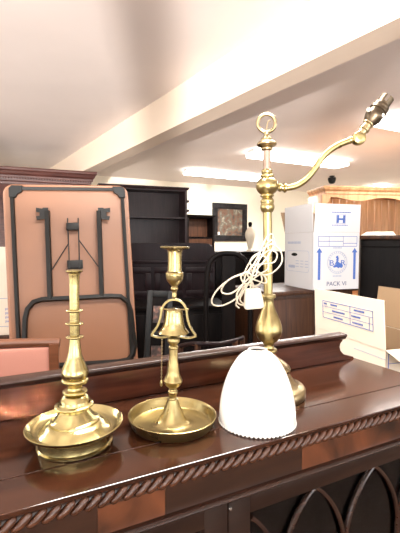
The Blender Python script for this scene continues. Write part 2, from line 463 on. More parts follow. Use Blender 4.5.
# ------------------------------------------------------------ bell candlestick
pb = at_z(172.3, 424.3, ZT); ZF = zfix(172.3, 424.3, 530, pb)
st = thing('brass_candlestick', 'brass candlestick with a bell in its stem and a wide round pan, beside the shade', 'candlestick', pb, rot=(0, math.radians(1.1), 0))
p = smooth_prof([(0, 0, 1), (.072, 0, 1), (.0760, .0025), (.0830, .0185, 1), (.0837, .0205, 1), (.0825, .0210, 1), (.0813, .0200, 1), (.0750, .0045), (.071, .0025, 1), (0, .0025)], 5)
b = BM(); lathe(b, p, 80); obj('pan', b, 'brass', st)
p = smooth_prof([(0, .003, 1), (.040, .003, 1), (.033, .0048), (.0265, .010), (.0205, .0200), (.0150, .0330), (.0105, .0455, 1), (.0100, .048, 1), (.0072, .0495), (.0072, .056, 1), (.0092, .059), (.0092, .063), (.0070, .066, 1), (.0075, .069), (.0135, .074), (.0178, .0815), (.0172, .085), (.0125, .095), (.0105, .110), (.0085, .125), (.0078, .142, 1), (.0092, .144), (.0088, .147), (.0072, .149, 1),
                 (.0085, .152), (.0116, .157), (.0105, .163), (.0065, .168), (.0050, .1705), (0, .1705)], 5)
b = BM(); lathe(b, p, 48); obj('lower_stem', b, 'brass', st)
p = smooth_prof([(0, .2390, 1), (.0045, .2390), (.0043, .250), (.0068, .2545), (.0068, .258), (.0058, .2605), (.0105, .266), (.0150, .273), (.0166, .281, 1), (.0166, .2855, 1), (.0155, .2870, 1), (.0133, .2885, 1), (.0128, .310), (.0135, .3260), (.0160, .3300, 1), (.0272, .3325, 1), (.0278, .335, 1), (.0250, .3360, 1), (.0115, .3355, 1), (.0108, .300, 1), (0, .300)], 5)
b = BM(); lathe(b, p, 48); obj('candle_socket', b, 'brass', st)
b = BM()
yo = cr([(0, 0, .2395), (.0100, 0, .2370), (.0190, 0, .2290), (.0232, 0, .2190), (.0250, 0, .2060), (.0300, 0, .1900), (.0375, 0, .1775), (.0415, 0, .1715)], 6)
full = [Vector((-q.x, 0, q.z)) for q in yo[::-1]][:-1] + yo
def band(b, pts, wy, th):
    rings = []
    for i, q in enumerate(pts):
        t = (pts[min(i+1, len(pts)-1)]-pts[max(i-1, 0)]).normalized(); nn = Vector((-t.z, 0, t.x))
        rings.append([b.verts.new(q+nn*th*s+Vector((0, wy*e, 0))) for s, e in ((1, 1), (1, -1), (-1, -1), (-1, 1))])
    for r1_, r2_ in zip(rings, rings[1:]):
        for k_ in range(4): b.faces.new((r1_[k_], r1_[(k_+1) % 4], r2_[(k_+1) % 4], r2_[k_]))
    b.faces.new(rings[0][::-1]); b.faces.new(rings[-1])
band(b, full, .0045, .0019)
band(b, cr([(-.0425, 0, .1710), (-.028, 0, .1672), (0, 0, .1700), (.028, 0, .1672), (.0425, 0, .1710)], 6), .0045, .0014)
tube(b, [(-.0245, 0, .2205), (.0245, 0, .2205)], .0014, 8)
for s in (-1, 1):
    bb = BM(); bmesh.ops.create_uvsphere(bb, u_segments=10, v_segments=8, radius=.0030)
    for v in bb.verts: v.co += Vector((s*.0248, 0, .2205))
    merge(b, bb)
obj('bell_yoke', b, 'brass', st, angle=50, bevel=.0004)
p = smooth_prof([(0, .2185, 1), (.0090, .2185, 1), (.0145, .2165, 1), (.0160, .2120), (.0172, .2030), (.0190, .1930), (.0222, .1830), (.0270, .1765), (.0290, .1735, 1), (.0275, .1728, 1), (.0215, .1810), (.0180, .1920), (.0150, .2120), (0, .214)], 5)
b = BM(); lathe(b, p, 48); obj('bell', b, 'brass_pale', st)
# chain and drop
ch = BM()
cx, cy = -.0215, -.004
zz = .165
k = 0
while zz > .088:
    pts = []
    for i in range(10):
        a = 2*PI*i/10
        dx, dz = .0011*math.cos(a), .0021*math.sin(a)
        pts.append((cx+(dx if k % 2 == 0 else 0), cy+(0 if k % 2 == 0 else dx), zz+dz))
    tube(ch, pts, .00045, 5, closed=True); zz -= .0033; k += 1
chain = obj('chain', ch, 'brass_dull', st)
b = BM(); lathe(b, [(0, .0), (.0022, .002), (.0030, .006), (.0022, .011), (.0008, .014), (0, .0142)], 14, Matrix.Translation((cx, cy, .074)))
obj('chain_drop', b, 'brass', chain)

# ------------------------------------------------------------ opal shade
pb = at_z(257, 421, ZT); ZF = zfix(257, 421, 521, pb)
p = smooth_prof([(.0700, .0035, 1), (.0735, .0030, 1), (.0738, .006), (.0730, .022), (.0705, .045), (.0635, .072), (.0525, .0985), (.0380, .121), (.0270, .1310), (.0195, .1345, 1), (.0180, .1385, 1), (.0168, .1390, 1), (.0165, .1345, 1), (.0250, .1285), (.0360, .118), (.0505, .0965), (.0612, .071), (.068, .045), (.0705, .022), (.0700, .0035, 1)], 6)
b = BM(); lathe(b, p, 96)
for i in range(58):
    a = 2*PI*i/58
    bb = BM(); bmesh.ops.create_uvsphere(bb, u_segments=8, v_segments=6, radius=.0030)
    for v in bb.verts: v.co = Vector((v.co.x, v.co.y, v.co.z*1.0)) + Vector((.0722*math.cos(a), .0722*math.sin(a), .0030))
    merge(b, bb)
o = obj('glass_lamp_shade', b, 'opal'); o.location = pb
tag(o, 'white opal glass dome lamp shade with beaded rim, standing on the bookcase top', 'lamp shade')

# ------------------------------------------------------------ brass table lamp
pb = at_z(269.3, 394.5, ZT); ZF = zfix(269.3, 394.5, 446, pb)
lp = thing('table_lamp', 'tall brass table lamp with swan arm, ring finial and cream cord, behind the white shade', 'lamp', pb, rot=(0, math.radians(-1.1), 0))
lrot = Matrix.Rotation(math.radians(1.1), 3, 'Y')
p = smooth_prof([(0, 0, 1), (.080, 0, 1), (.081, .003, 1), (.0805, .016, 1), (.0780, .020), (.0740, .0225), (.066, .026), (.056, .034), (.048, .044, 1), (.044, .049, 1), (.044, .052, 1), (.0475, .055), (.0475, .061), (.043, .067), (.034, .074), (.022, .082), (.0135, .090), (.0118, .094, 1), (0, .094)], 5)
b = BM(); lathe(b, p, 72); obj('base', b, 'brass_dull', lp)
p = smooth_prof([(0, .092, 1), (.012, .092, 1), (.0175, .095), (.019, .099), (.0175, .1025), (.0115, .105, 1), (.0108, .110), (.0125, .115), (.0225, .124), (.0290, .138), (.0300, .148), (.0268, .163), (.0200, .180), (.0142, .195), (.0115, .207), (.0120, .215, 1), (.0165, .217, 1), (.0168, .222), (.0160, .2245, 1), (.0100, .226, 1)], 5)
b = BM(); lathe(b, p, 48); obj('baluster', b, 'brass', lp)
b = BM(); lathe(b, smooth_prof([(.0098, .225, 1), (.0098, .412, 1)], 2), 32); obj('column', b, 'brass', lp)
p = smooth_prof([(.0098, .408, 1), (.0125, .410), (.0150, .4155), (.0158, .422), (.0140, .428), (.0150, .432), (.0142, .437), (.0105, .441, 1), (.0120, .443, 1), (.0150, .4445), (.0150, .447, 1)]+[(.0248*math.cos(a), .4675+.0225*math.sin(a)) for a in [math.radians(-58+116*i/10) for i in range(11)]]+[(.0150, .4885, 1), (.0152, .4885, 1), (.0152, .492), (.0110, .494, 1), (.0125, .499), (.0118, .503), (.0090, .505)], 5)
b = BM(); lathe(b, p, 40); obj('ball_joint', b, 'brass', lp)
b = BM()
tw = []
lathe(b, smooth_prof([(.0082, .503, 1), (.0084, .548, 1)], 2), 24)
for i in range(9): tube(b, [(.0083*math.cos(a), .0083*math.sin(a), ZF(.505+.0028*i+.0028*a/(2*PI))) for a in [2*PI*q/16 for q in range(17)]], .0009, 5)
obj('threaded_neck', b, M.get('neck') or M.setdefault('neck', plain('pale worn neck', (.22, .15, .11), .45, 0)), lp)
p = smooth_prof([(.009, .546, 1), (.0125, .549), (.0125, .553), (.0110, .555, 1), (.0200, .558), (.0218, .562), (.0190, .566), (.0125, .570, 1), (.0120, .574), (.0085, .577), (.0065, .580), (.0060, .584), (.0070, .588), (.0050, .590), (0, .590)], 5)
b = BM(); lathe(b, p, 40); obj('finial', b, 'brass_dull', lp)
b = BM(); tube(b, [(.0195*math.cos(2*PI*i/40), 0, ZF(.6085)+.0195*math.sin(2*PI*i/40)) for i in range(40)], .0039, 10, closed=True)
tube(b, [(-.001, 0, ZF(.5890)), (.000, 0, ZF(.598)), (.003, 0, ZF(.611)), (.007, 0, ZF(.615)), (.0085, 0, ZF(.612))], .0012, 6)
obj('hanging_ring', b, 'brass_dull', lp)
YL = pb.y; ZF = None
def lampPt(px, py, dy=0): return lrot @ (at_y(px, py, YL+dy) - pb)
a_pts = [lampPt(*q) for q in ((278, 187.5), (286, 188), (297, 185.5), (307, 178.5), (315, 168.5), (322, 158), (331, 149.5), (342, 143.5), (353, 139.5))]
b = BM(); tube(b, cr(a_pts, 6), .0071, 14)
for q, rr in (((280, 187.5), .0095), ((285, 188), .0105), ((350, 140.2), .0085)):
    c_ = lampPt(*q); tube(b, [c_-Vector((.004, 0, 0)), c_-Vector((.0015, 0, 0)), c_+Vector((.0015, 0, 0)), c_+Vector((.004, 0, 0))], 0, 16, radii=[rr*.75, rr, rr, rr*.75])
arm = obj('swan_arm', b, 'brass', lp)
jc = lampPt(358.5, 138.5)
b = BM()
mj = Matrix.Translation(jc) @ Matrix.Rotation(PI/2, 4, 'X')
lathe(b, smooth_prof([(0, -.010, 1), (.0105, -.010, 1), (.0140, -.0075), (.0150, 0), (.0140, .0075), (.0095, .010, 1), (.0085, .0105, 1), (.004, .0105, 1), (.004, .012, 1), (0, .012)], 4), 32, mj)
obj('knuckle_joint', b, 'brass', lp)
s0 = lampPt(361, 133.5); s1 = lampPt(387, 98.5)
ax = (s1-s0).normalized(); Ls = (s1-s0).length
zq = Vector((0, 0, 1)).rotation_difference(ax).to_matrix().to_4x4(); ms = Matrix.Translation(s0) @ zq
b = BM()
lathe(b, [(r, z*Ls) for r, z in smooth_prof([(0, -.02, 1), (.0095, -.02, 1), (.0095, .08, 1), (.0118, .10, 1), (.0118, .14, 1), (.0098, .16, 1), (.0098, .24, 1), (.0125, .26, 1), (.0125, .29, 1), (0, .29)], 3)], 28, ms)
hold = obj('lampholder', b, 'brass_dull', lp)
b = BM()
lathe(b, [(r, z*Ls) for r, z in smooth_prof([(0, .28, 1), (.0120, .28, 1), (.0150, .34), (.0178, .42, 1), (.0190, .45, 1), (.0190, .58, 1), (.0175, .60, 1), (.0175, .63, 1), (.0200, .65, 1), (.0200, .70, 1), (.0185, .72, 1), (.0190, .76, 1), (.0175, .80, 1), (.0150, .82, 1), (.0150, .86, 1)], 3)], 32, ms)
n = 32
for k_ in range(4):   # castellated bayonet mouth
    a0 = PI/2*k_
    for i in range(6):
        t0, t1 = a0+PI/2*.72*i/6, a0+PI/2*.72*(i+1)/6
        P_ = [Vector((r*math.cos(t), r*math.sin(t), z)) for z in (.85*Ls, 1.02*Ls) for r, t in ((.0150, t0), (.0150, t1), (.0135, t1), (.0135, t0))]
        vv = [b.verts.new(ms @ q) for q in P_]
        for f in ((0, 1, 5, 4), (1, 2, 6, 5), (2, 3, 7, 6), (3, 0, 4, 7), (4, 5, 6, 7), (3, 2, 1, 0)): b.faces.new([vv[g] for g in f])
obj('bayonet_shell', b, 'bronze', hold)
for px_, py_ in ((368.5, 110), (382.5, 115)):
    c_ = lampPt(px_, py_, -.013); b = BM(); bmesh.ops.create_uvsphere(b, u_segments=12, v_segments=8, radius=.0042)
    for v in b.verts: v.co += c_
    obj('screw', b, 'plug', hold)
# cord, hanging in a tangle on the column
b = BM()
def cp(lst): return cr([lampPt(x, y, dz) for x, y, dz in lst], 8)
r_ = .0017
tube(b, cp([(270, 238, .014), (263, 246, -.014), (255, 262, -.04), (247, 272, -.05), (232, 278, -.055), (219, 288, -.06), (212, 299, -.06), (214, 305, -.058), (224, 305, -.055), (238, 297, -.05), (248, 284, -.045), (254, 270, -.04), (262, 255, -.03), (267, 244, -.016), (272, 240, -.015), (274, 245, -.016)]), r_, 8)
tube(b, cp([(274, 245, -.016), (268, 256, -.03), (258, 268, -.045), (244, 283, -.05), (232, 293, -.05), (223, 293, -.052), (222, 288, -.055), (230, 279, -.052), (245, 273, -.04), (258, 272, -.03), (262, 280, -.028), (256, 286, -.035), (246, 285, -.05), (240, 294, -.05), (236, 304, -.05), (239, 308, -.045)]), r_, 8)
tube(b, cp([(243, 276, -.03), (250, 262, -.03), (262, 250, -.026), (272, 244, -.022), (280, 250, -.02), (282, 261, -.02), (276, 270, -.022), (266, 275, -.03), (256, 270, -.04), (250, 262, -.035), (257, 254, -.03), (266, 258, -.028), (268, 268, -.03), (260, 274, -.035), (250, 282, -.04), (243, 293, -.045), (240, 300, -.045), (246, 306, -.04)]), r_, 8)
tube(b, cp([(246, 306, -.04), (238, 303, -.055), (237, 294, -.06), (243, 284, -.058), (246, 274, -.05), (251, 270, -.045), (264, 276, -.03), (266, 283, -.03), (258, 281, -.04), (248, 276, -.055), (252, 266, -.05), (262, 264, -.034), (274, 262, -.02), (277, 254, -.018), (270, 250, -.02), (262, 256, -.03), (254, 270, -.055), (250, 290, -.05)]), r_, 8)
tube(b, cp([(275, 246, .010), (274, 237, .0), (270, 234, -.014), (264, 242, -.018), (259, 256, -.035), (256, 275, -.06), (246, 272, -.062), (241, 277, -.062), (245, 284, -.060), (252, 282, -.05), (254, 292, -.04)]), r_, 8)
cordo = obj('cord', b, 'cord', lp)
c_ = lampPt(252.5, 298.5, -.045)
b = BM(); mp_ = Matrix.Translation(c_) @ Matrix.Rotation(math.radians(-4), 4, 'Y')
box(b, (-.020, -.013, -.022), (.023, .013, .022), mp_, .006)
for v in b.verts:
    q = v.co - c_
    if q.z > 0: v.co.x -= q.x*.22; 
obj('plug', b, 'plug', cordo, angle=60)

# ------------------------------------------------------------ folding table leaning behind
ty = math.radians(18); TRD = Vector((math.cos(ty), math.sin(ty), 0)); TLD = Vector((-math.sin(ty), math.cos(ty), 0))
TP = at_y(127, 187, 2.62)
lean = math.radians(7)
tup = (Vector((0, 0, 1))*math.cos(lean) + TLD*math.sin(lean)).normalized()
tn = TRD.cross(tup).normalized()     # faces away/toward camera
if tn.dot(Vector((0, 1, 0))) > 0: tn = -tn
def TL_(px, py):
    q = at_plane(px, py, TP, tn) - TP
    return (q.dot(TRD), q.dot(tup))
cor = [TL_(3, 183.5), TL_(127, 187), TL_(138, 362), TL_(9.4, 335)]
# local frame: x along the width, y up the table, z towards the room; small roll fits the photo's side edges
roll = math.atan2(cor[1][0]-cor[2][0], cor[1][1]-cor[2][1]) - 0
rollL = math.atan2(cor[0][0]-cor[3][0], cor[0][1]-cor[3][1])
rr = (roll+rollL)/2
ex = (TRD*math.cos(rr) - tup*math.sin(rr)); ey = (TRD*math.sin(rr) + tup*math.cos(rr)); ez = ex.cross(ey)
if ez.dot(tn) < 0: ez = -ez; 
def TL2(px, py):
    q = at_plane(px, py, TP, tn) - TP
    return Vector((q.dot(ex), q.dot(ey)))
cor2 = [TL2(3, 183.5), TL2(127, 187), TL2(138, 362), TL2(9.4, 335)]
xl = (cor2[0].x+cor2[3].x)/2; xr = (cor2[1].x+cor2[2].x)/2; yt = (cor2[0].y+cor2[1].y)/2
yb_ = yt - (TP.z + yt*.98)/ey.z + .0
mt = Matrix(((ex.x, ey.x, ez.x, TP.x), (ex.y, ey.y, ez.y, TP.y), (ex.z, ey.z, ez.z, TP.z), (0, 0, 0, 1)))
# drop so the lowest corner stands on the floor
def zat(x, y): return (mt @ Vector((x, y, 0))).z
ybot = yt
while min(zat(xl, ybot), zat(xr, ybot)) > .004: ybot -= .002
root = mt @ Vector(((xl+xr)/2, ybot, 0))
ft = thing('folding_table', 'terracotta-topped folding table stood on end, black steel legs folded flat, behind the bookcase', 'table', root)
mloc = Matrix.Translation(-root) @ mt
def rrect(x0, y0, x1, y1, r, k=6):
    out = []
    for cx_, cy_, a0 in ((x1-r, y1-r, 0), (x0+r, y1-r, PI/2), (x0+r, y0+r, PI), (x1-r, y0+r, 1.5*PI)):
        for i in range(k+1):
            a = a0+PI/2*i/k; out.append((cx_+r*math.cos(a), cy_+r*math.sin(a)))
    return out
b = BM(); prism(b, rrect(xl+.006, ybot+.006, xr-.006, yt-.006, .05), 2, -.016, 0, mloc); obj('tabletop', b, 'terracotta', ft, smooth=False)
b = BM()
tube(b, [mloc @ Vector((x, y, -.008)) for x, y in rrect(xl+.006, ybot+.006, xr-.006, yt-.006, .05)], .0095, 8, closed=True); obj('edge_trim', b, 'edging', ft)
def tl(px, py, z=0): q = TL2(px, py); return mloc @ Vector((q.x, q.y, z))
b = BM()
q1, q2, q3 = TL2(12, 189), TL2(121, 190), TL2(131.5, 350)
fr = [(q1.x, q1.y), (q2.x+.004, q1.y), (q2.x+.004, ybot+.06), (q1.x, ybot+.06)]
for p_, r2 in ((fr[0], fr[1]), (fr[1], fr[2]), (fr[2], fr[3]), (fr[3], fr[0])):
    dlt = (Vector(r2)-Vector(p_)).normalized()*.011
    tube(b, [mloc @ Vector((p_[0]-dlt.x*0, p_[1], .012)), mloc @ Vector((r2[0], r2[1], .012))], .010, sq=True)
obj('apron_rail', b, 'blackmetal', ft, smooth=False, bevel=.002)
for sx, sy, (x, y) in ((1, -1, fr[0]), (-1, -1, fr[1]), (-1, 1, fr[2]), (1, 1, fr[3])):
    b = BM()
    poly = [(x-sx*.016, y-sy*.0), (x-sx*.016, y+sy*.055), (x+sx*.02, y+sy*.055), (x+sx*.03, y+sy*.035), (x+sx*.055, y+sy*.022), (x+sx*.06, y-sy*.016), (x, y-sy*.016)]
    prism(b, poly, 2, .001, .030, mloc); obj('corner_cap', b, 'blackplastic', ft, smooth=False, bevel=.003)
def leg_line(b, pxs, r=.0125, z=.035): tube(b, [tl(x, y, z) for x, y in pxs], r, sq=True)
b = BM()
# U-shaped leg
Lp = []
cc = [(25, 350), (25.5, 325), (26, 318), (28, 309), (34, 302), (42, 299.5), (75, 298), (110, 296), (120, 296.5), (127, 302), (130, 311), (132, 330), (134, 345), (132, 354), (127, 359), (118, 361), (70, 364), (34, 366), (27, 362), (25, 350)]
tube(b, [tl(x, y, .034) for x, y in cc[:-1]], .0115, sq=True, closed=True)
obj('leg_frame', b, 'blackmetal', ft, smooth=False)
for (xa, ya, xb, yb, s) in ((47.5, 212, 50.5, 299, -1), (98.5, 212, 101.5, 296, 1)):
    b = BM(); leg_line(b, [(xa, ya), (xb, yb)], .0125, .034)
    # notched hook plate
    poly = [(0, 0), (s*5, 0), (s*6, 1), (s*12, 0), (s*12, 4), (s*8.5, 4.5), (s*8.5, 8), (s*12, 8.5), (s*11, 12), (s*3, 11), (0, 11)]
    P3 = [TL2(xa-s*1.0+x, ya-3+y) for x, y in poly]
    prism(b, [(q.x, q.y) for q in P3], 2, .030, .040, mloc)
    obj('leg_strut', b, 'blackmetal', ft, smooth=False)
b = BM()
for x0_, x1_ in ((67.5, 69.5), (78, 79.5)):
    tube(b, [tl(x0_, 219, .03), tl(x1_, 270, .05)], .004, 8)
tube(b, [tl(68, 245, .034), tl(51, 272, .034)], .0035, 8); tube(b, [tl(79, 241, .034), tl(98, 267, .034)], .0035, 8)
for (a_, c_) in (((66, 224), (79, 231)), ((67, 261), (83, 269))):
    A_, B_ = TL2(*a_), TL2(*c_)
    box(b, (min(A_.x, B_.x), min(A_.y, B_.y), .012), (max(A_.x, B_.x), max(A_.y, B_.y), .05), mloc, .004)
obj('brace_link', b, 'blackmetal', ft)

# ------------------------------------------------------------ pink chair behind the bookcase, left
rt = at_y(60, 341, 1.42)
chx = thing('upholstered_chair', 'dining chair with pink padded back and brown wooden top rail, left behind the bookcase', 'chair', (rt.x-.245, rt.y, 0), math.radians(-3))
zr = rt.z
b = BM()
pts = cr([(-.245, 0, zr-.006), (-.2, -.004, zr-.004), (-.1, -.008, zr), (0, -.010, zr+.002), (.1, -.008, zr), (.2, -.004, zr-.004), (.232, 0, zr-.006), (.245, 0, zr-.010)], 4)
tube(b, pts, .012, 12, radii=[.0165]*(len(pts)-4)+[.017, .019, .017, .009]); obj('top_rail', b, 'chairwood', chx)
b = BM(); box(b, (-.240, -.022, zr-.36), (.222, .016, zr-.016), None, .012); obj('back_pad', b, 'pink', chx)
b = BM()
tube(b, [(-.240+.0059*i, -.022, zr-.019+.0010*(i % 2)) for i in range(78)], .0028, 6)
obj('braid', b, 'pink', chx)
for s in (-1, 1):
    b = BM(); tube(b, [(s*.225, .004, zr-.006), (s*.222, .0, .45), (s*.215, .06, 0)], .016, sq=True); obj('rear_leg', b, 'chairwood', chx)
    b = BM(); tube(b, [(s*.215, -.40, .42), (s*.210, -.40, 0)], .016, sq=True); chx_l = obj('front_leg', b, 'chairwood', chx)
b = BM(); box(b, (-.235, -.42, .40), (.235, .02, .44), None, .01); obj('seat_rail', b, 'chairwood', chx)
b = BM(); box(b, (-.23, -.415, .44), (.23, -.02, .49), None, .02); obj('seat_pad', b, 'pink', chx)
# move chair away from the cabinet: the seat faces away from us
ca_ = math.radians(16)
chx.rotation_euler.z = PI+ca_
chx.location = (rt.x-.245*math.cos(ca_), rt.y-.245*math.sin(ca_), 0)

# ------------------------------------------------------------ white box, far left
def carton(name, label, corner, dL, dR, hB, hF, mat, inner, flaps, root_z):
    """open carton: corner = nearest bottom corner; dL,dR = vectors of its two visible sides"""
    t = thing(name, label, 'box', corner)
    th = .004
    nL = dL.normalized(); nR = dR.normalized()
    b = BM()
    def wall(p, q, inw):
        P = [p, q, q+inw*th, p+inw*th]
        vv = [b.verts.new(x) for x in P] + [b.verts.new(x+Vector((0, 0, hB))) for x in P]
        for f in ((0, 1, 5, 4), (1, 2, 6, 5), (2, 3, 7, 6), (3, 0, 4, 7), (4, 5, 6, 7), (3, 2, 1, 0)): b.faces.new([vv[g] for g in f])
    O = Vector((0, 0, 0))
    wall(O, dL, nR); wall(O, dR, nL); wall(dL, dL+dR, -nR*0+(-nL)); wall(dR, dR+dL, -nR)
    bi = BM(); q_ = th+.001
    I = [nL*q_+nR*q_, dL-nL*q_+nR*q_, dL+dR-nL*q_-nR*q_, dR+nL*q_-nR*q_]
    lo_ = [bi.verts.new(v+Vector((0, 0, th+.001))) for v in I]; hi_ = [bi.verts.new(v+Vector((0, 0, hB))) for v in I]
    bi.faces.new(lo_)
    for i in range(4): bi.faces.new((lo_[i], lo_[(i+1) % 4], hi_[(i+1) % 4], hi_[i]))
    obj('inner_lining', bi, inner, t, smooth=False)
    P = [O, dL, dL+dR, dR]
    vv = [b.verts.new(x) for x in P] + [b.verts.new(x+Vector((0, 0, th))) for x in P]
    b.faces.new(vv[:4][::-1]); b.faces.new(vv[4:])
    obj('carton_body', b, mat, t, smooth=False)
    for (p, q, lean_dir, lean, hf, inset, mt_) in flaps:
        b = BM(); up = (Vector((0, 0, 1))*math.cos(lean)+lean_dir*math.sin(lean))
        e = (q-p).normalized(); nrm = e.cross(up).normalized()
        z0 = Vector((0, 0, hB+.001))
        P = [p+z0, q+z0, q+z0+up*hf-e*inset, p+z0+up*hf+e*inset]
        vv = [b.verts.new(x-nrm*.002) for x in P] + [b.verts.new(x+nrm*.002) for x in P]
        for f in ((0, 1, 5, 4), (1, 2, 6, 5), (2, 3, 7, 6), (3, 0, 4, 7), (4, 5, 6, 7), (3, 2, 1, 0)): b.faces.new([vv[g] for g in f])
        obj('flap', b, mt_, t, smooth=False)
    return t
def face_frame(o, ex_, up_=Vector((0, 0, 1))):
    n_ = ex_.cross(up_).normalized()
    return Matrix(((ex_.x, up_.x, n_.x, o.x), (ex_.y, up_.y, n_.y, o.y), (ex_.z, up_.z, n_.z, o.z), (0, 0, 0, 1)))
def rect_outline(b, m4, x0, y0, x1, y1, w=.002, z=.0008, rad=0):
    for lo, hi in (((x0, y0), (x1, y0+w)), ((x0, y1-w), (x1, y1)), ((x0, y0), (x0+w, y1)), ((x1-w, y0), (x1, y1))):
        box(b, (lo[0], lo[1], 0), (hi[0], hi[1], z), m4)
# ---- big printed carton on the brown cabinet
Y0 = 3.0
ca = at_y(312.3, 290.2, Y0)
zb0 = ca.z
cl_ = at_z(275, 285, zb0); cr_ = at_z(358.5, 288.6, zb0)
dL = (cl_-ca); dR = (cr_-ca); dL.z = dR.z = 0
# square it up
nRv = dR.normalized(); nLv = Vector((-nRv.y, nRv.x, 0)); dL = nLv*dL.length*.98 if abs(nLv.dot(dL.normalized())) > .9 else dL
hB = (at_y(315, 232, Y0).z - zb0)
hF = (at_y(318, 203.5, Y0).z - zb0 - hB)
pc = carton('removal_box', 'large white removal box with blue arrows and printed lettering, on the brown cabinet', ca, dL, dR, hB, hF, 'card', 'cardb',
    [(Vector((0, 0, 0))+dR*.015, dR*1.0, -nLv, .06, hF, .006, 'card'), (Vector((0, 0, 0)), dL, -nRv, .02, hF+.004, .004, 'card'), (dL, dL+dR, nLv, .5, hF, .01, 'cardb')], zb0)
wF = dR.length
mf = face_frame(Vector((0, 0, 0)) - nLv*.0006, nRv)
# x along front face, y up; face coordinates from pixel fractions
def fx(px): return (px-312.5)/46.0*wF
def fy(py): return (290-py)/58.0*hB
b = BM()
rect_outline(b, mf, fx(317.5), fy(246.5), fx(356), fy(236), .0035)
for xx in (328, 342): box(b, (fx(xx), fy(246), 0), (fx(xx)+.002, fy(236.5), .0008), mf)
box(b, (fx(318), fy(241.4), 0), (fx(342), fy(240.9), .0008), mf); box(b, (fx(342), fy(243.4), 0), (fx(356), fy(242.9), .0008), mf)
for xx in (318.6, 353.6):
    prism(b, [(fx(xx-1.1), fy(280)), (fx(xx+1.3), fy(280)), (fx(xx+1.3), fy(252.5)), (fx(xx+3), fy(252.5)), (fx(xx+.1), fy(247.8)), (fx(xx-2.8), fy(252.5)), (fx(xx-1.1), fy(252.5))], 2, 0, .0008, mf)
obj('printed_arrows', b, 'blue', pc, smooth=False)
b = BM()
ccx, ccy = fx(336.5), fy(262.5)
for rad, w in ((.086, .0018), (.070, .0012)):
    tube(b, [mf @ Vector((ccx+rad*math.cos(2*PI*i/40), ccy+rad*math.sin(2*PI*i/40), .0004)) for i in range(40)], w, 6, closed=True)
for i in range(26):
    a = 2*PI*i/26
    if i % 13 in (0, 1): continue
    mk = mf @ Matrix.Translation((ccx+.078*math.cos(a), ccy+.078*math.sin(a), 0)) @ Matrix.Rotation(a, 4, 'Z')
    box(b, (-.005, -.0035, 0), (.005, .0030, .0008), mk)
for sgn, yy in ((1, ccy+.112), (-1, ccy-.104)):
    for i in range(6): box(b, (ccx-.038+i*.013, yy-.006, 0), (ccx-.029+i*.013, yy+.005, .0008), mf)
obj('printed_ring', b, 'grey_ink', pc, smooth=False)
b = BM()
isl = [(-.010, .048), (.008, .052), (.006, .038), (.016, .034), (.008, .026), (.014, .016), (.004, .010), (.012, .002), (.02, -.004), (.044, -.012), (.05, -.03), (.036, -.044), (.02, -.038), (.010, -.046), (-.004, -.036), (-.03, -.040), (-.04, -.030), (-.018, -.022), (-.008, -.012), (-.016, -.004), (-.004, .008), (-.012, .020), (-.004, .030), (-.014, .036)]
prism(b, [(ccx+x, ccy+y) for x, y in isl], 2, 0, .0008, mf)
text_bm(b, 'BAR', .055, mf @ Matrix.Translation((ccx, ccy-.006, .001)), font_scale=(1.45, 1.1))
obj('printed_emblem', b, 'blue', pc, smooth=False)
b = BM(); text_bm(b, 'PACK VI', .046, mf @ Matrix.Translation((fx(336), fy(284.3), .0005)), font_scale=(1.05, 1)); obj('printed_lettering', b, 'ink', pc, smooth=False)
# flap print
flo = Vector((0, 0, hB+.001)) - nLv*.004
upv = (Vector((0, 0, 1))*math.cos(.06) - nLv*math.sin(.06))
mfl = face_frame(flo, nRv, upv)
def gy(py): return (232-py)/29.0*hF
b = BM()
for x0_, x1_ in ((334.6, 336.6), (340.6, 342.6)): box(b, (fx(x0_), gy(222.5), 0), (fx(x1_), gy(214.5), .0008), mfl)
box(b, (fx(334.6), gy(219.5), 0), (fx(342.6), gy(217.6), .0008), mfl)
rect_outline(b, mfl, fx(334), gy(223.2), fx(343.2), gy(213.8), .002)
for i in range(12): box(b, (fx(329+i*1.6), gy(212), 0), (fx(330.2+i*1.6), gy(211), .0008), mfl)
for i in range(10): box(b, (fx(330+i*1.6), gy(225.2), 0), (fx(331.2+i*1.6), gy(224.4), .0008), mfl)
obj('flap_print', b, 'blue', pc, smooth=False)
# side print with hand hole
ms_ = face_frame(-nRv*.0006 + dL, -nLv)      # origin at far end, x towards the near corner
wS = dL.length
def sx(px): return (px-275)/37.3*wS
b = BM()
rr_ = rrect(sx(278), fy(273), sx(308), fy(251), .03)
tube(b, [ms_ @ Vector((x, y, .0002)) for x, y in rr_], .0016, 6, closed=True)
for r_i in range(3):
    for i in range(3): box(b, (sx(291+i*6), fy(262+r_i*3), 0), (sx(295+i*6), fy(261.3+r_i*3), .0008), ms_)
for i in range(7): box(b, (sx(281+i*1.3), fy(269.5), 0), (sx(282+i*1.3), fy(266.5), .0008), ms_)
for i in range(9): box(b, (sx(279.5+i*2.0), fy(243.5), 0), (sx(281+i*2.0), fy(241), .0008), ms_)
obj('side_print', b, 'grey_ink', pc, smooth=False)
b = BM(); hh = []
for i in range(24):
    a = 2*PI*i/24; hh.append((sx(289)+.048*math.cos(a), fy(255)+.013*math.sin(a)))
prism(b, hh, 2, 0, .001, ms_); obj('hand_hole', b, 'mdark', pc, smooth=False)

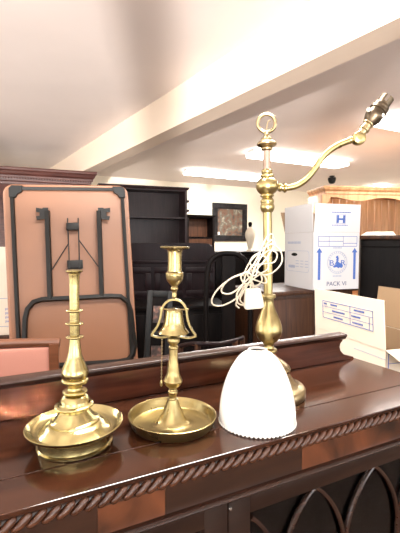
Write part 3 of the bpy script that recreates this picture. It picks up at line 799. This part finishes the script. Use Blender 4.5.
# ---- the cabinet it stands on
bc0 = at_z(266, 285.5, zb0)
bcl = zb0-.002
bu = Vector((ca.dot(RD), ca.dot(LD)))
bw = thing('sideboard', 'brown wooden cabinet beneath the large printed removal box', 'cabinet', UV(bu.x+.10, bu.y+.25, 0), YAW)
b = BM(); box(b, (-.47, -.22, bcl-.03), (.42, .36, bcl), None, .004); obj('top', b, 'brownwood', bw)
b = BM(); box(b, (-.44, -.19, .05), (.39, .34, bcl-.03), None, .003); obj('body', b, 'brownwood', bw)
for i in range(2):
    b = BM(); box(b, (-.43+i*.41, -.205, .10), (-.05+i*.42, -.191, bcl-.06), None, .003); dd = obj('door', b, 'brownwood', bw)
    b = BM(); lathe(b, [(0, 0), (.010, .0), (.013, .012), (0, .018)], 14, Matrix.Translation((-.08+i*.09, -.206, .6)) @ Matrix.Rotation(PI/2, 4, 'X')); obj('knob', b, 'brass_dull', dd)
b = BM(); box(b, (-.45, -.20, 0), (.40, .35, .05)); obj('plinth', b, 'brownwood', bw, smooth=False)

# ---- open cream carton at right behind the bookcase
c2 = at_y(386, 351, 1.45); zt_ = c2.z
c1 = at_z(315.5, 327, zt_)
dLc = c1-c2; dLc.z = 0
dLc = dLc.normalized()*.455
nn_ = Vector((dLc.y, -dLc.x, 0)).normalized()
if nn_.x < 0: nn_ = -nn_
dRc = nn_*.34
hBc = .42
bot = zt_-hBc
pk = carton('open_box', 'open cream cardboard box with flaps up, at the right end of the bookcase', Vector((c2.x, c2.y, bot)), dLc, dRc, hBc, .18, 'cardc', 'cardb',
    [(Vector((0, 0, 0))+dLc*.005, dLc*.995, -nn_, .05, .185, .004, 'cardc'), (dRc, dRc+dLc, nn_, .12, .185, .0, 'cardb'), (Vector((0, 0, 0)), dRc, -dLc.normalized(), 1.9, .15, .004, 'cardc')], 0)
el = -dLc.normalized()
upc = (Vector((0, 0, 1))*math.cos(.05) - nn_*math.sin(.05))
mc = face_frame(dLc + Vector((0, 0, hBc)) - nn_*.0035, el, upc)
b = BM()
LF = .48
X0, X1, Ya, Yb = .070, .395, .060, .138
rect_outline(b, mc, X0, Ya, X1, Yb, .0022)
for yy in (Ya+(Yb-Ya)/3, Ya+2*(Yb-Ya)/3): box(b, (X0, yy, 0), (X1, yy+.0014, .0008), mc)
box(b, (X0+.19, Ya, 0), (X0+.192, Yb, .0008), mc); box(b, (X1-.022, Ya, 0), (X1-.020, Ya+.05, .0008), mc)
for (x_, r_i, wd) in ((.01, 2, .03), (.06, 2, .055), (.215, 2, .07), (.07, 1, .09), (.20, 1, .06), (.08, 0, .07), (.205, 0, .065)):
    for i in range(int(wd/.008)):
        box(b, (X0+x_+i*.008, Ya+r_i*(Yb-Ya)/3+.010, 0), (X0+x_+i*.008+.0055, Ya+r_i*(Yb-Ya)/3+.017, .0008), mc)
obj('printed_table', b, 'blue', pk, smooth=False)
mc2 = face_frame(dLc - nn_*.0006, el)
b = BM()
for i in range(22): box(b, (.28+i*.008, hBc-.035, 0), (.285+i*.008, hBc-.031, .0006), mc2)
obj('faint_print', b, 'grey_ink', pk, smooth=False)
mc3 = face_frame(dLc.normalized()*-.0006, nn_)
b = BM(); rect_outline(b, mc3, .01, hBc-.20, .33, hBc-.012, .003)
for yy in (.05, .09, .13): box(b, (.01, hBc-yy, 0), (.33, hBc-yy+.002, .0008), mc3)
obj('end_print', b, 'blue', pk, smooth=False)
# stool under the open carton
cc_ = Vector((c2.x, c2.y, 0)) + (dLc+dRc)/2
stl = thing('low_table', 'low brown wooden table beneath the open cream box', 'table', cc_, math.atan2(dRc.y, dRc.x))
b = BM(); box(b, (-.19, -.26, bot-.03), (.19, .26, bot-.002), None, .004); obj('top', b, 'brownwood', stl)
for sx_ in (-1, 1):
    for sy_ in (-1, 1):
        b = BM(); box(b, (sx_*.165-.018, sy_*.23-.018, 0), (sx_*.165+.018, sy_*.23+.018, bot-.03)); obj('leg', b, 'brownwood', stl, smooth=False)

# ---- white carton, far left edge
q = at_y(8, 336, 3.3)
bx = thing('cardboard_box', 'white cardboard box with blue print, at left edge behind the folding table', 'box', (q.x-.25, q.y+.2, q.z), math.radians(10))
hh_ = at_y(8, 247, 3.3).z - q.z
b = BM(); box(b, (-.25, -.2, 0), (.25, .2, hh_), None, .003); obj('carton_body', b, 'cardc', bx, smooth=False)
b = BM(); m9 = face_frame(Vector((0, -.2006, 0)), Vector((1, 0, 0)))
tube(b, [m9 @ Vector((x, y, 0)) for x, y in rrect(.02, hh_*.1, .235, hh_*.42, .03)], .0015, 6, closed=True)
for i in range(4): text_bm(b, 'pack', .03, m9 @ Matrix.Translation((.21, hh_*.16+i*.035, .0004)))
obj('side_print', b, 'blue', bx, smooth=False)
tb = thing('side_table', 'small brown table beneath the white box at the left edge', 'table', (q.x-.25, q.y+.2, 0), math.radians(10))
b = BM(); box(b, (-.28, -.23, q.z-.03), (.28, .23, q.z-.002), None, .003); obj('top', b, 'brownwood', tb)
for sx_ in (-1, 1):
    for sy_ in (-1, 1):
        b = BM(); box(b, (sx_*.25-.02, sy_*.2-.02, 0), (sx_*.25+.02, sy_*.2+.02, q.z-.03)); obj('leg', b, 'brownwood', tb, smooth=False)

# ------------------------------------------------------------ wardrobe with cornice, far left
wc = at_y(95, 173, 5.1)
wr = thing('wardrobe', 'tall red mahogany wardrobe with dentilled cornice, behind the folding table', 'wardrobe', (wc.x, wc.y, 0), YAW*.8)
zt = wc.z
WL = 1.75
def cornice(b, x0, x1, yb, prof):
    """moulding running along x with returns; prof = (projection, z)"""
    for (p0, z0), (p1, z1) in zip(prof, prof[1:]):
        a = [Vector((x0-p0, -p0, z0)), Vector((x1+p0, -p0, z0)), Vector((x1+p0, yb, z0)), Vector((x0-p0, yb, z0))]
        c = [Vector((x0-p1, -p1, z1)), Vector((x1+p1, -p1, z1)), Vector((x1+p1, yb, z1)), Vector((x0-p1, yb, z1))]
        A = [b.verts.new(v) for v in a]; B_ = [b.verts.new(v) for v in c]
        for i in range(4): b.faces.new((A[i], A[(i+1) % 4], B_[(i+1) % 4], B_[i]))
        if (p0, z0) == prof[0]: b.faces.new(A[::-1])
        if (p1, z1) == prof[-1]: b.faces.new(B_)
b = BM(); cornice(b, -WL, -.06, .6, [(0, zt-.16), (.012, zt-.15), (.012, zt-.125), (.03, zt-.11), (.03, zt-.09), (.05, zt-.07), (.06, zt-.045), (.075, zt-.03), (.075, zt-.012), (.08, zt)])
co = obj('cornice', b, 'redwood', wr, angle=30)
b = BM()
for i in range(56): box(b, (-WL+.02+i*.030, -.030, zt-.128), (-WL+.038+i*.030, -.011, zt-.112))
obj('dentils', b, 'redwood', co, smooth=False)
b = BM(); box(b, (-WL, 0, .08), (-.06, .58, zt-.161)); obj('body', b, 'redwood', wr, smooth=False)
b = BM(); box(b, (-WL-.02, -.02, 0), (-.04, .6, .08)); obj('plinth', b, 'redwood', wr, smooth=False)
for i in range(3):
    x0_ = -WL+.02+i*.55
    b = BM(); box(b, (x0_, -.02, .12), (x0_+.53, -.001, zt-.19), None, .003); dd = obj('door', b, 'redwood', wr)
    b = BM(); box(b, (x0_+.07, -.028, .25), (x0_+.46, -.021, zt-.30), None, .003); obj('panel', b, 'redwood', dd)

# ------------------------------------------------------------ dark open bookcase
dc = at_y(190, 188, 5.3)
bk = thing('tall_bookcase', 'tall dark plum-brown shelving unit behind the sideboard, left of the framed picture', 'bookcase', (dc.x, dc.y, 0), YAW*.72)
zt = dc.z; WB = 1.15
b = BM(); cornice(b, -WB, -.04, .32, [(0, zt-.035), (.012, zt-.03), (.022, zt-.012), (.026, zt)]); obj('cornice', b, 'plum', bk, angle=30)
b = BM()
box(b, (-WB, 0, .06), (-WB+.03, .32, zt-.035)); box(b, (-.07, 0, .06), (-.04, .32, zt-.035))
box(b, (-WB+.03, 0, .06), (-.07, .32, .10)); box(b, (-WB+.03, 0, zt-.05), (-.07, .32, zt-.035))
obj('carcass', b, 'plum', bk, smooth=False)
b = BM(); box(b, (-WB+.03, .27, .10), (-.07, .30, zt-.05)); obj('back_panel', b, 'plum', bk, smooth=False)
b = BM(); box(b, (-WB-.01, -.01, 0), (-.03, .33, .06)); obj('plinth', b, 'plum', bk, smooth=False)
zs_ = at_y(165, 217, 5.25).z
for zz in (zs_, zs_-.42, zs_-.84, .5):
    b = BM(); box(b, (-WB+.031, .01, zz-.02), (-.071, .269, zz)); obj('shelf', b, 'plum', bk, smooth=False)
for zz in (zt-.16, zt-.28):
    b = BM(); box(b, (-.041, -.005, zz-.03), (-.012, .10, zz), None, .004); obj('side_bracket', b, 'plum', bk)

# ------------------------------------------------------------ brown hutch against far wall
wallP = UV(0, L1, 0)
hq = at_plane(201, 215, wallP - LD*.35, LD)
hu = thing('hutch', 'small brown wooden hutch with open shelf, between the tall shelving and framed picture', 'cabinet', (hq.x, hq.y, 0), YAW)
zt = hq.z; hw_ = .29
b = BM(); cornice(b, -hw_+.02, hw_-.02, .3, [(0, zt-.05), (.02, zt-.03), (.03, zt)]); obj('cornice', b, 'ebony', hu, angle=30)
b = BM()
box(b, (-hw_, 0, 0), (-hw_+.04, .3, zt-.05)); box(b, (hw_-.04, 0, 0), (hw_, .3, zt-.05)); box(b, (-hw_+.04, .26, 0), (hw_-.04, .3, zt-.05))
obj('carcass', b, 'ebony', hu, smooth=False)
for zz in (zt-.42, zt-.95): 
    b = BM(); box(b, (-hw_+.04, .01, zz-.02), (hw_-.04, .26, zz)); obj('shelf', b, 'ebony', hu, smooth=False)
b = BM(); box(b, (-hw_+.041, .02, zt-.78), (hw_-.041, .24, zt-.4401)); dr = obj('drawer_front', b, 'brownwood', hu, smooth=False)
b = BM(); box(b, (-hw_+.041, .22, zt-.40), (hw_-.041, .25, zt-.06)); obj('back_panel', b, 'brownwood', hu, smooth=False)

# ------------------------------------------------------------ picture on the far wall
WPl = wallP - LD*.003
c00 = at_plane(212, 241, WPl, LD); c11 = at_plane(246.5, 204.5, WPl, LD)
pw = (c11-c00).dot(RD); ph = c11.z-c00.z
pf = thing('framed_picture', 'wide dark framed landscape picture hanging on the cream far wall', 'picture', c00 + RD*pw/2, YAW)
b = BM(); fw = .115
for lo, hi in (((-pw/2, 0), (pw/2, fw)), ((-pw/2, ph-fw), (pw/2, ph)), ((-pw/2, fw), (-pw/2+fw, ph-fw)), ((pw/2-fw, fw), (pw/2, ph-fw))):
    box(b, (lo[0], -.035, lo[1]), (hi[0], 0, hi[1]), None, .006)
obj('frame', b, M.setdefault('greyframe', plain('grey black frame', (.014, .012, .013), .5, spec=.2, var=.7, vscale=14)), pf)
b = BM(); box(b, (-pw/2+fw-.005, -.018, fw-.005), (pw/2-fw+.005, -.008, ph-fw+.005)); obj('canvas', b, 'painting', pf, smooth=False)
b = BM(); box(b, (-pw/2+fw+.005, -.022, fw+.01), (-pw/2+fw+.055, -.0181, fw+.07)); obj('price_ticket', b, 'paper', pf, smooth=False)

# ------------------------------------------------------------ dark sideboard with rounded back
YB = 3.4
q0 = at_y(120, 243, YB); q1 = at_y(215, 243, YB+.12)
sb = thing('rounded_sideboard', 'near-black sideboard with high rounded back panel, behind the bell candlestick', 'sideboard', ((q0.x+q1.x)/2, (q0.y+q1.y)/2, 0), math.atan2(q1.y-q0.y, q1.x-q0.x))
hw_ = (q1-q0).length/2; zt = q0.z
out = [(-hw_, .02)]+[(-hw_+.09-.09*math.cos(PI/2*i/8), zt-.09+.09*math.sin(PI/2*i/8)) for i in range(9)]+[(hw_-.09+.09*math.sin(PI/2*i/8), zt-.09+.09*math.cos(PI/2*i/8)) for i in range(9)]+[(hw_, .02)]
b = BM(); prism(b, out, 1, 0, .035); obj('back_panel', b, 'darkplum', sb, smooth=False, bevel=.004)
b = BM(); box(b, (-hw_+.0, -.015, zt-.175), (hw_, -.001, zt-.150), None, .004); obj('bead_moulding', b, 'darkplum', sb)
for i in range(3):
    w3 = 2*hw_/3
    b = BM(); fr_ = (-hw_+w3*i+.015, -hw_+w3*(i+1)-.015)
    for lo, hi in (((fr_[0], .95), (fr_[1], 1.0)), ((fr_[0], zt-.26), (fr_[1], zt-.21)), ((fr_[0], 1.0), (fr_[0]+.05, zt-.26)), ((fr_[1]-.05, 1.0), (fr_[1], zt-.26))):
        box(b, (lo[0], -.014, lo[1]), (hi[0], -.001, hi[1]), None, .003)
    obj('panel_frame', b, 'darkplum', sb)
b = BM(); box(b, (-hw_, -.42, .06), (hw_, -.016, .90), None, .004); obj('body', b, 'ebony', sb)
b = BM(); box(b, (-hw_-.02, -.45, .9), (hw_+.02, -.016, .93), None, .005); obj('top', b, 'ebony', sb)
for i in range(2):
    b = BM(); box(b, (-hw_+.02+i*(hw_-.01), -.435, .1), (-.01+i*(hw_-.01), -.421, .86), None, .004); dd = obj('door', b, 'ebony', sb)
b = BM(); box(b, (-hw_-.005, -.425, 0), (hw_+.005, .035, .06)); obj('plinth', b, 'ebony', sb, smooth=False)

# ------------------------------------------------------------ black desk behind the cord
q0 = at_y(216, 252, 3.9); q1 = at_y(285, 251, 4.3)
dk = thing('tall_desk', 'tall black desk behind the cord and lamp column, holding the cream lamp base', 'desk', ((q0.x+q1.x)/2, (q0.y+q1.y)/2, 0), math.atan2(q1.y-q0.y, q1.x-q0.x))
hw_ = (q1-q0).length/2+.06; zt = q0.z
b = BM(); box(b, (-hw_, -.02, zt-.03), (hw_, .55, zt), None, .005); obj('top', b, 'ebony', dk)
b = BM(); box(b, (-hw_+.02, 0, .05), (hw_-.02, .53, zt-.03), None, .003); obj('body', b, 'ebony', dk)
for i in range(3):
    b = BM(); box(b, (-hw_+.05, -.014, .12+i*.39), (hw_-.05, -.001, .48+i*.39), None, .004); dd = obj('drawer', b, 'ebony', dk)
    b = BM(); lathe(b, [(0, 0), (.012, 0), (.014, .014), (0, .02)], 12, Matrix.Translation((0, -.015, .30+i*.39)) @ Matrix.Rotation(PI/2, 4, 'X')); obj('knob', b, 'ebony', dd)
b = BM(); box(b, (-hw_+.01, -.01, 0), (hw_-.01, .54, .05)); obj('plinth', b, 'ebony', dk, smooth=False)
# cream ceramic lamp base on it
pj = at_y(250, 252, 4.25); pj.z = zt
hj = at_y(250, 222, 4.25).z - zt
jr = thing('lamp_base', 'cream ceramic bottle lamp base with dark cap, on the black desk', 'lamp base', pj)
s = hj/.30
b = BM(); lathe(b, [(r*s, z*s) for r, z in smooth_prof([(0, 0, 1), (.035, 0, 1), (.037, .012, 1), (.026, .02), (.022, .035), (.034, .09), (.050, .155), (.048, .195), (.032, .228), (.018, .243), (.017, .25, 1), (0, .25)], 5)], 32); obj('body', b, 'jar', jr)
b = BM(); lathe(b, [(r*s, z*s) for r, z in ((0, .25), (.016, .25), (.016, .262), (.020, .268), (.020, .290), (.012, .30), (0, .30))], 20); obj('cap', b, 'ebony', jr)

# ------------------------------------------------------------ chair back in front of desk (balloon shape)
q = at_y(229, 252, 2.95)
sc_ = thing('side_chair', 'black curved-back chair in front of the tall black desk', 'chair', (q.x, q.y, 0), YAW-.3)
zt = q.z
b = BM()
tube(b, cr([(-.17, 0, .45), (-.17, .02, .9), (-.15, .03, zt-.12), (-.09, .035, zt-.03), (0, .04, zt-.012), (.09, .035, zt-.03), (.15, .03, zt-.12), (.17, .02, .9), (.17, 0, .45)], 5), .020, 10); obj('back_frame', b, 'ebony', sc_)
b = BM(); box(b, (-.05, .0, .5), (.05, .02, zt-.03)); obj('splat', b, 'ebony', sc_)
b = BM(); box(b, (-.22, -.42, .42), (.22, .02, .47), None, .015); obj('seat', b, 'ebony', sc_)
for x in (-.19, .19):
    for y in (-.39, 0):
        b = BM(); tube(b, [(x*.9, y, .42), (x, y, 0)], .017, 8); obj('leg', b, 'ebony', sc_)

# ------------------------------------------------------------ armchair rail near the bookcase
q = at_y(215, 345, 1.95)
ac = thing('armchair', 'dark wooden armchair with a curved low back rail, just behind the bookcase', 'armchair', (q.x, q.y+.22, 0), 0)
zt = q.z
b = BM()
pa = cr([at_y(176, 347, 1.95)-ac.location, at_y(190, 344, 1.80)-ac.location, at_y(206, 344, 1.72)-ac.location, at_y(222, 343.5, 1.78)-ac.location, at_y(240, 339, 1.95)-ac.location, at_y(243, 337.5, 2.1)-ac.location], 6)
tube(b, pa, .010, 10); obj('crest_rail', b, 'darkplum', ac)
b = BM(); box(b, (-.22, -.25, .42), (.20, .22, .46), None, .015); obj('seat', b, 'brownwood', ac)
for p_ in (pa[2], pa[-3]):
    b = BM(); tube(b, [p_, Vector((p_.x, p_.y, 0))], .014, 8); obj('leg', b, 'brownwood', ac)
for p_ in (pa[9], pa[-9]):
    b = BM(); tube(b, [p_, Vector((p_.x, p_.y, 0))], .014, 8); obj('leg', b, 'brownwood', ac)

# ------------------------------------------------------------ leaning double picture frame
ql = at_y(137, 292, 2.5)
fp = thing('double_photo_frame', 'black frame with two small pictures, leaning beside the folding table', 'picture', (ql.x+.12, ql.y, 0), math.radians(12), rot=(math.radians(-6), math.radians(4), math.radians(12)))
zt = ql.z
b = BM()
x0_, x1_ = -.12, .05
box(b, (x0_, 0, .2), (x0_+.035, .02, zt), None, .003); box(b, (x1_-.035, 0, .2), (x1_, .02, zt), None, .003)
box(b, (x0_+.035, 0, zt-.04), (x1_-.035, .02, zt), None, .003)
for zz in (zt-.30, zt-.56, .2): box(b, (x0_+.035, 0, zz), (x1_-.035, .02, zz+.035), None, .003)
obj('frame', b, 'blackplastic', fp)
b = BM(); box(b, (x0_+.03, .008, .2), (x1_-.03, .016, zt-.02)); obj('mount', b, 'ebony', fp, smooth=False)
for zz in (zt-.21, zt-.47):
    b = BM(); box(b, (x0_+.045, .004, zz), (x0_+.115, .0078, zz+.11)); obj('picture', b, 'photo', fp, smooth=False)
for x in (x0_+.015, x1_-.015):
    b = BM(); box(b, (x-.012, .004, 0), (x+.012, .018, .2)); obj('foot', b, 'blackplastic', fp, smooth=False)

# ------------------------------------------------------------ black chest at right, paper on it
q0 = at_y(361, 237, 3.35); q1 = at_y(420, 239, 3.2)
zt = q0.z
an = math.atan2(q1.y-q0.y, q1.x-q0.x)
bkc = thing('black_chest', 'large black lacquered chest with brown lid, right of the printed removal box', 'chest', (q0.x, q0.y, 0), an)
b = BM(); box(b, (-.02, -.03, zt-.02), (1.3, .6, zt+.012), None, .005); obj('lid', b, 'brownwood', bkc)
b = BM(); box(b, (0, 0, .06), (1.28, .58, zt-.02), None, .003); obj('body', b, 'ebony', bkc)
b = BM(); box(b, (0, -.012, zt-.085), (1.28, -.001, zt-.070), None, .003); obj('bead_moulding', b, 'ebony', bkc)
b = BM(); box(b, (.01, -.008, 0), (1.27, .57, .06)); obj('plinth', b, 'ebony', bkc, smooth=False)
b = BM()
q = at_y(361, 233, 3.55); 
P4 = [(q.x, q.y, zt+.016), (q.x+.32, q.y+.02, zt+.016), (q.x+.38, q.y+.2, zt+.055), (q.x+.16, q.y+.26, zt+.055)]
vv = [b.verts.new(p_) for p_ in P4] + [b.verts.new((p_[0], p_[1], p_[2]+.004)) for p_ in P4]
for f in ((0, 1, 5, 4), (1, 2, 6, 5), (2, 3, 7, 6), (3, 0, 4, 7), (4, 5, 6, 7), (3, 2, 1, 0)): b.faces.new([vv[g] for g in f])
tag(obj('white_card', b, 'paper', smooth=False), 'flat sheet of white card lying on the black chest', 'card')

# ------------------------------------------------------------ pine cupboard
pq = at_y(322.5, 186, 4.4); zt = pq.z
pn = thing('pine_cupboard', 'tall orange pine dresser with scalloped frieze and boarded back, behind boxes at right', 'dresser', (pq.x, pq.y, 0), math.radians(8))
PW = 1.9; yd = .42
b = BM(); cornice(b, .04, PW, yd, [(0, zt-.085), (.008, zt-.08), (.010, zt-.055), (.030, zt-.035), (.036, zt-.018), (.04, zt-.015), (.04, zt)]); obj('cornice', b, 'pine', pn, angle=30)
b = BM()
top = zt-.085
pts = [(.10, top)]
x = .10
# scalloped lower edge: cut-outs between dropping lobes
low = []
for i in range(0, 61):
    xx = .04+(PW-.08)*i/60
    ph_ = (xx-.10)/.52
    f_ = abs(math.sin(PI*(ph_ % 1)))
    low.append((xx, top-.030-.040*(1-math.cos(2*PI*(xx-.10)/.64))/2 if xx > .10 else top-.10))
poly = [(.04, top)]+low+[(PW-.04, top)]
prism(b, poly, 1, .0, .022); obj('scalloped_frieze', b, 'pine', pn, smooth=False)
b = BM(); 
b.free()
for xx in (.0, PW-.04):
    b = BM(); box(b, (xx+.0, 0.0, 0), (xx+.04, yd-.02, top), None, .003); obj('side_panel', b, 'pine', pn)
b = BM(); k = 0; xx = .04
while xx < PW-.05:
    box(b, (xx, yd-.05, .8), (min(xx+.083, PW-.04), yd-.03, top), None, .004); xx += .09
obj('boarded_back', b, 'pine', pn)
b = BM(); box(b, (.04, -.12, .78), (PW-.04, yd-.05, .80)); obj('shelf', b, 'pine', pn, smooth=False)
b = BM(); box(b, (.04, -.10, .0), (PW-.04, yd-.05, .78), None, .004); obj('lower_body', b, 'pine', pn)

# ------------------------------------------------------------ ceiling camera dome
q = at_z(332, 176, HC)
cd = thing('security_camera', 'small black dome camera above the pine dresser', 'camera', (q.x, q.y, HC))
dz = .02
b = BM(); lathe(b, [(0, 0), (.045, 0), (.045, -.012), (.018, -.02), (.018, -.03), (0, -.03)], 24); obj('mount', b, 'blackplastic', cd)
b = BM(); lathe(b, smooth_prof([(0, -.03, 1), (.066, -.03, 1), (.070, -.06, 1), (.066, -.065), (.056, -.105), (.034, -.13), (0, -.138)], 5), 28); obj('dome', b, 'blackplastic', cd)

# ------------------------------------------------------------ fluorescent battens
def batten(px, py, L, label, wd=.16, ang=YAW, power=62):
    q = at_z(px, py, HC-.06)
    e = Vector((math.cos(ang), math.sin(ang), 0))
    c_ = q + e*L/2
    t = thing('fluorescent_light', label, 'ceiling light', (c_.x, c_.y, HC), ang, 'ceiling strip lights')
    b = BM(); box(b, (-L/2, -wd*.3, -.03), (L/2, wd*.3, 0), None, .003); obj('housing', b, 'fitting', t)
    b = BM(); box(b, (-L/2+.01, -wd/2, -.075), (L/2-.01, wd/2, -.03), None, .012); obj('diffuser', b, 'tube', t)
    ld = bpy.data.lights.new('strip', 'AREA'); ld.shape = 'RECTANGLE'; ld.size = L; ld.size_y = wd; ld.energy = power*L/1.4; ld.color = (1, .975, .93)
    lo = bpy.data.objects.new('strip_lamp', ld); C.objects.link(lo); lo.location = (c_.x, c_.y, HC-.085); lo.rotation_euler = (0, 0, ang)
    return t
batten(185, 173, 1.45, 'white strip light left of the lamp column, nearest the far wall', .20)
batten(251, 155, 1.6, 'white strip light just right of the lamp ring finial', .26)
batten(379, 122, 1.5, 'white strip light at the right edge beside the lampholder', .20, power=22)
batten(372, 187.5, 1.3, 'white strip light low above the pine dresser', .18)
batten(60, -330, 1.5, 'added unseen white strip light above and in front of the bookcase')  # invented fitting out of view, added for its light
batten(-620, 20, 1.5, 'added unseen white strip light over the left side of the room')  # also an added light, outside the view to the left

# ------------------------------------------------------------ daylight
def area(name, loc, rot, sx, sy, e, col):
    ld = bpy.data.lights.new(name, 'AREA'); ld.shape = 'RECTANGLE'; ld.size = sx; ld.size_y = sy; ld.energy = e; ld.color = col
    o = bpy.data.objects.new(name, ld); C.objects.link(o); o.location = loc; o.rotation_euler = rot; return o
for (s0, s1, z0, z1) in wb:
    area('daylight', UV((s0+s1)/2, L0-.14, (z0+z1)/2), (PI/2+.45, 0, YAW), s1-s0, z1-z0, 70, (.94, .97, 1))
for (s0, s1, z0, z1) in wl:
    area('daylight', UV(R0-.14, (s0+s1)/2, (z0+z1)/2), (PI/2+.3, 0, YAW-PI/2), s1-s0, z1-z0, 50, (.97, .98, 1))
def patch_lamp(px, py, sx_, sy_, e, roll_=0):  # narrow lamps added inside the room, standing in for sun on the back board
    c_ = at_plane(px, py, UV(0, .850, 0), LD)
    dr_v = (RD*-.45 - LD*.8 + Vector((0, 0, .42))).normalized()
    o = area('sun_patch_lamp', c_+dr_v*3.2, dr_v.to_track_quat('Z', 'Y').to_euler(), sx_, sy_, e, (1, .93, .82)); o.data.spread = math.radians(.4)
patch_lamp(13, 411, .05, .012, 1.0); patch_lamp(40, 394, .010, .020, .4)
# sunlight thrown up off the pavement and parked cars onto the ceiling
def glint(u, v, z, tu, tv, e, size, cone):
    ld = bpy.data.lights.new('pavement_glint', 'SPOT'); ld.energy = e; ld.color = (1, .93, .88); ld.shadow_soft_size = size; ld.spot_size = math.radians(cone); ld.spot_blend = .6
    o = bpy.data.objects.new('pavement_glint', ld); C.objects.link(o); p0 = UV(u, v, z); p1 = UV(tu, tv, HC)
    o.location = p0; o.rotation_euler = (p1-p0).to_track_quat('-Z', 'Y').to_euler()
glint(-2.6, L0-2.2, .5, -2.2, 2.0, 5500, .05, 70)
glint(-.2, L0-2.0, .5, -.6, 2.5, 2200, .05, 70)
glint(5.0, L0-2.4, .5, 4.0, 2.0, 700, .06, 80)
w = bpy.data.worlds.new('world'); scene.world = w; w.use_nodes = True
w.node_tree.nodes['Background'].inputs[0].default_value = (.95, .97, 1, 1); w.node_tree.nodes['Background'].inputs[1].default_value = 1.5

scene.view_settings.view_transform = 'Standard'
scene.view_settings.look = 'None'
scene.view_settings.gamma = 1
scene.view_settings.use_curve_mapping = False
scene.view_settings.exposure = .37
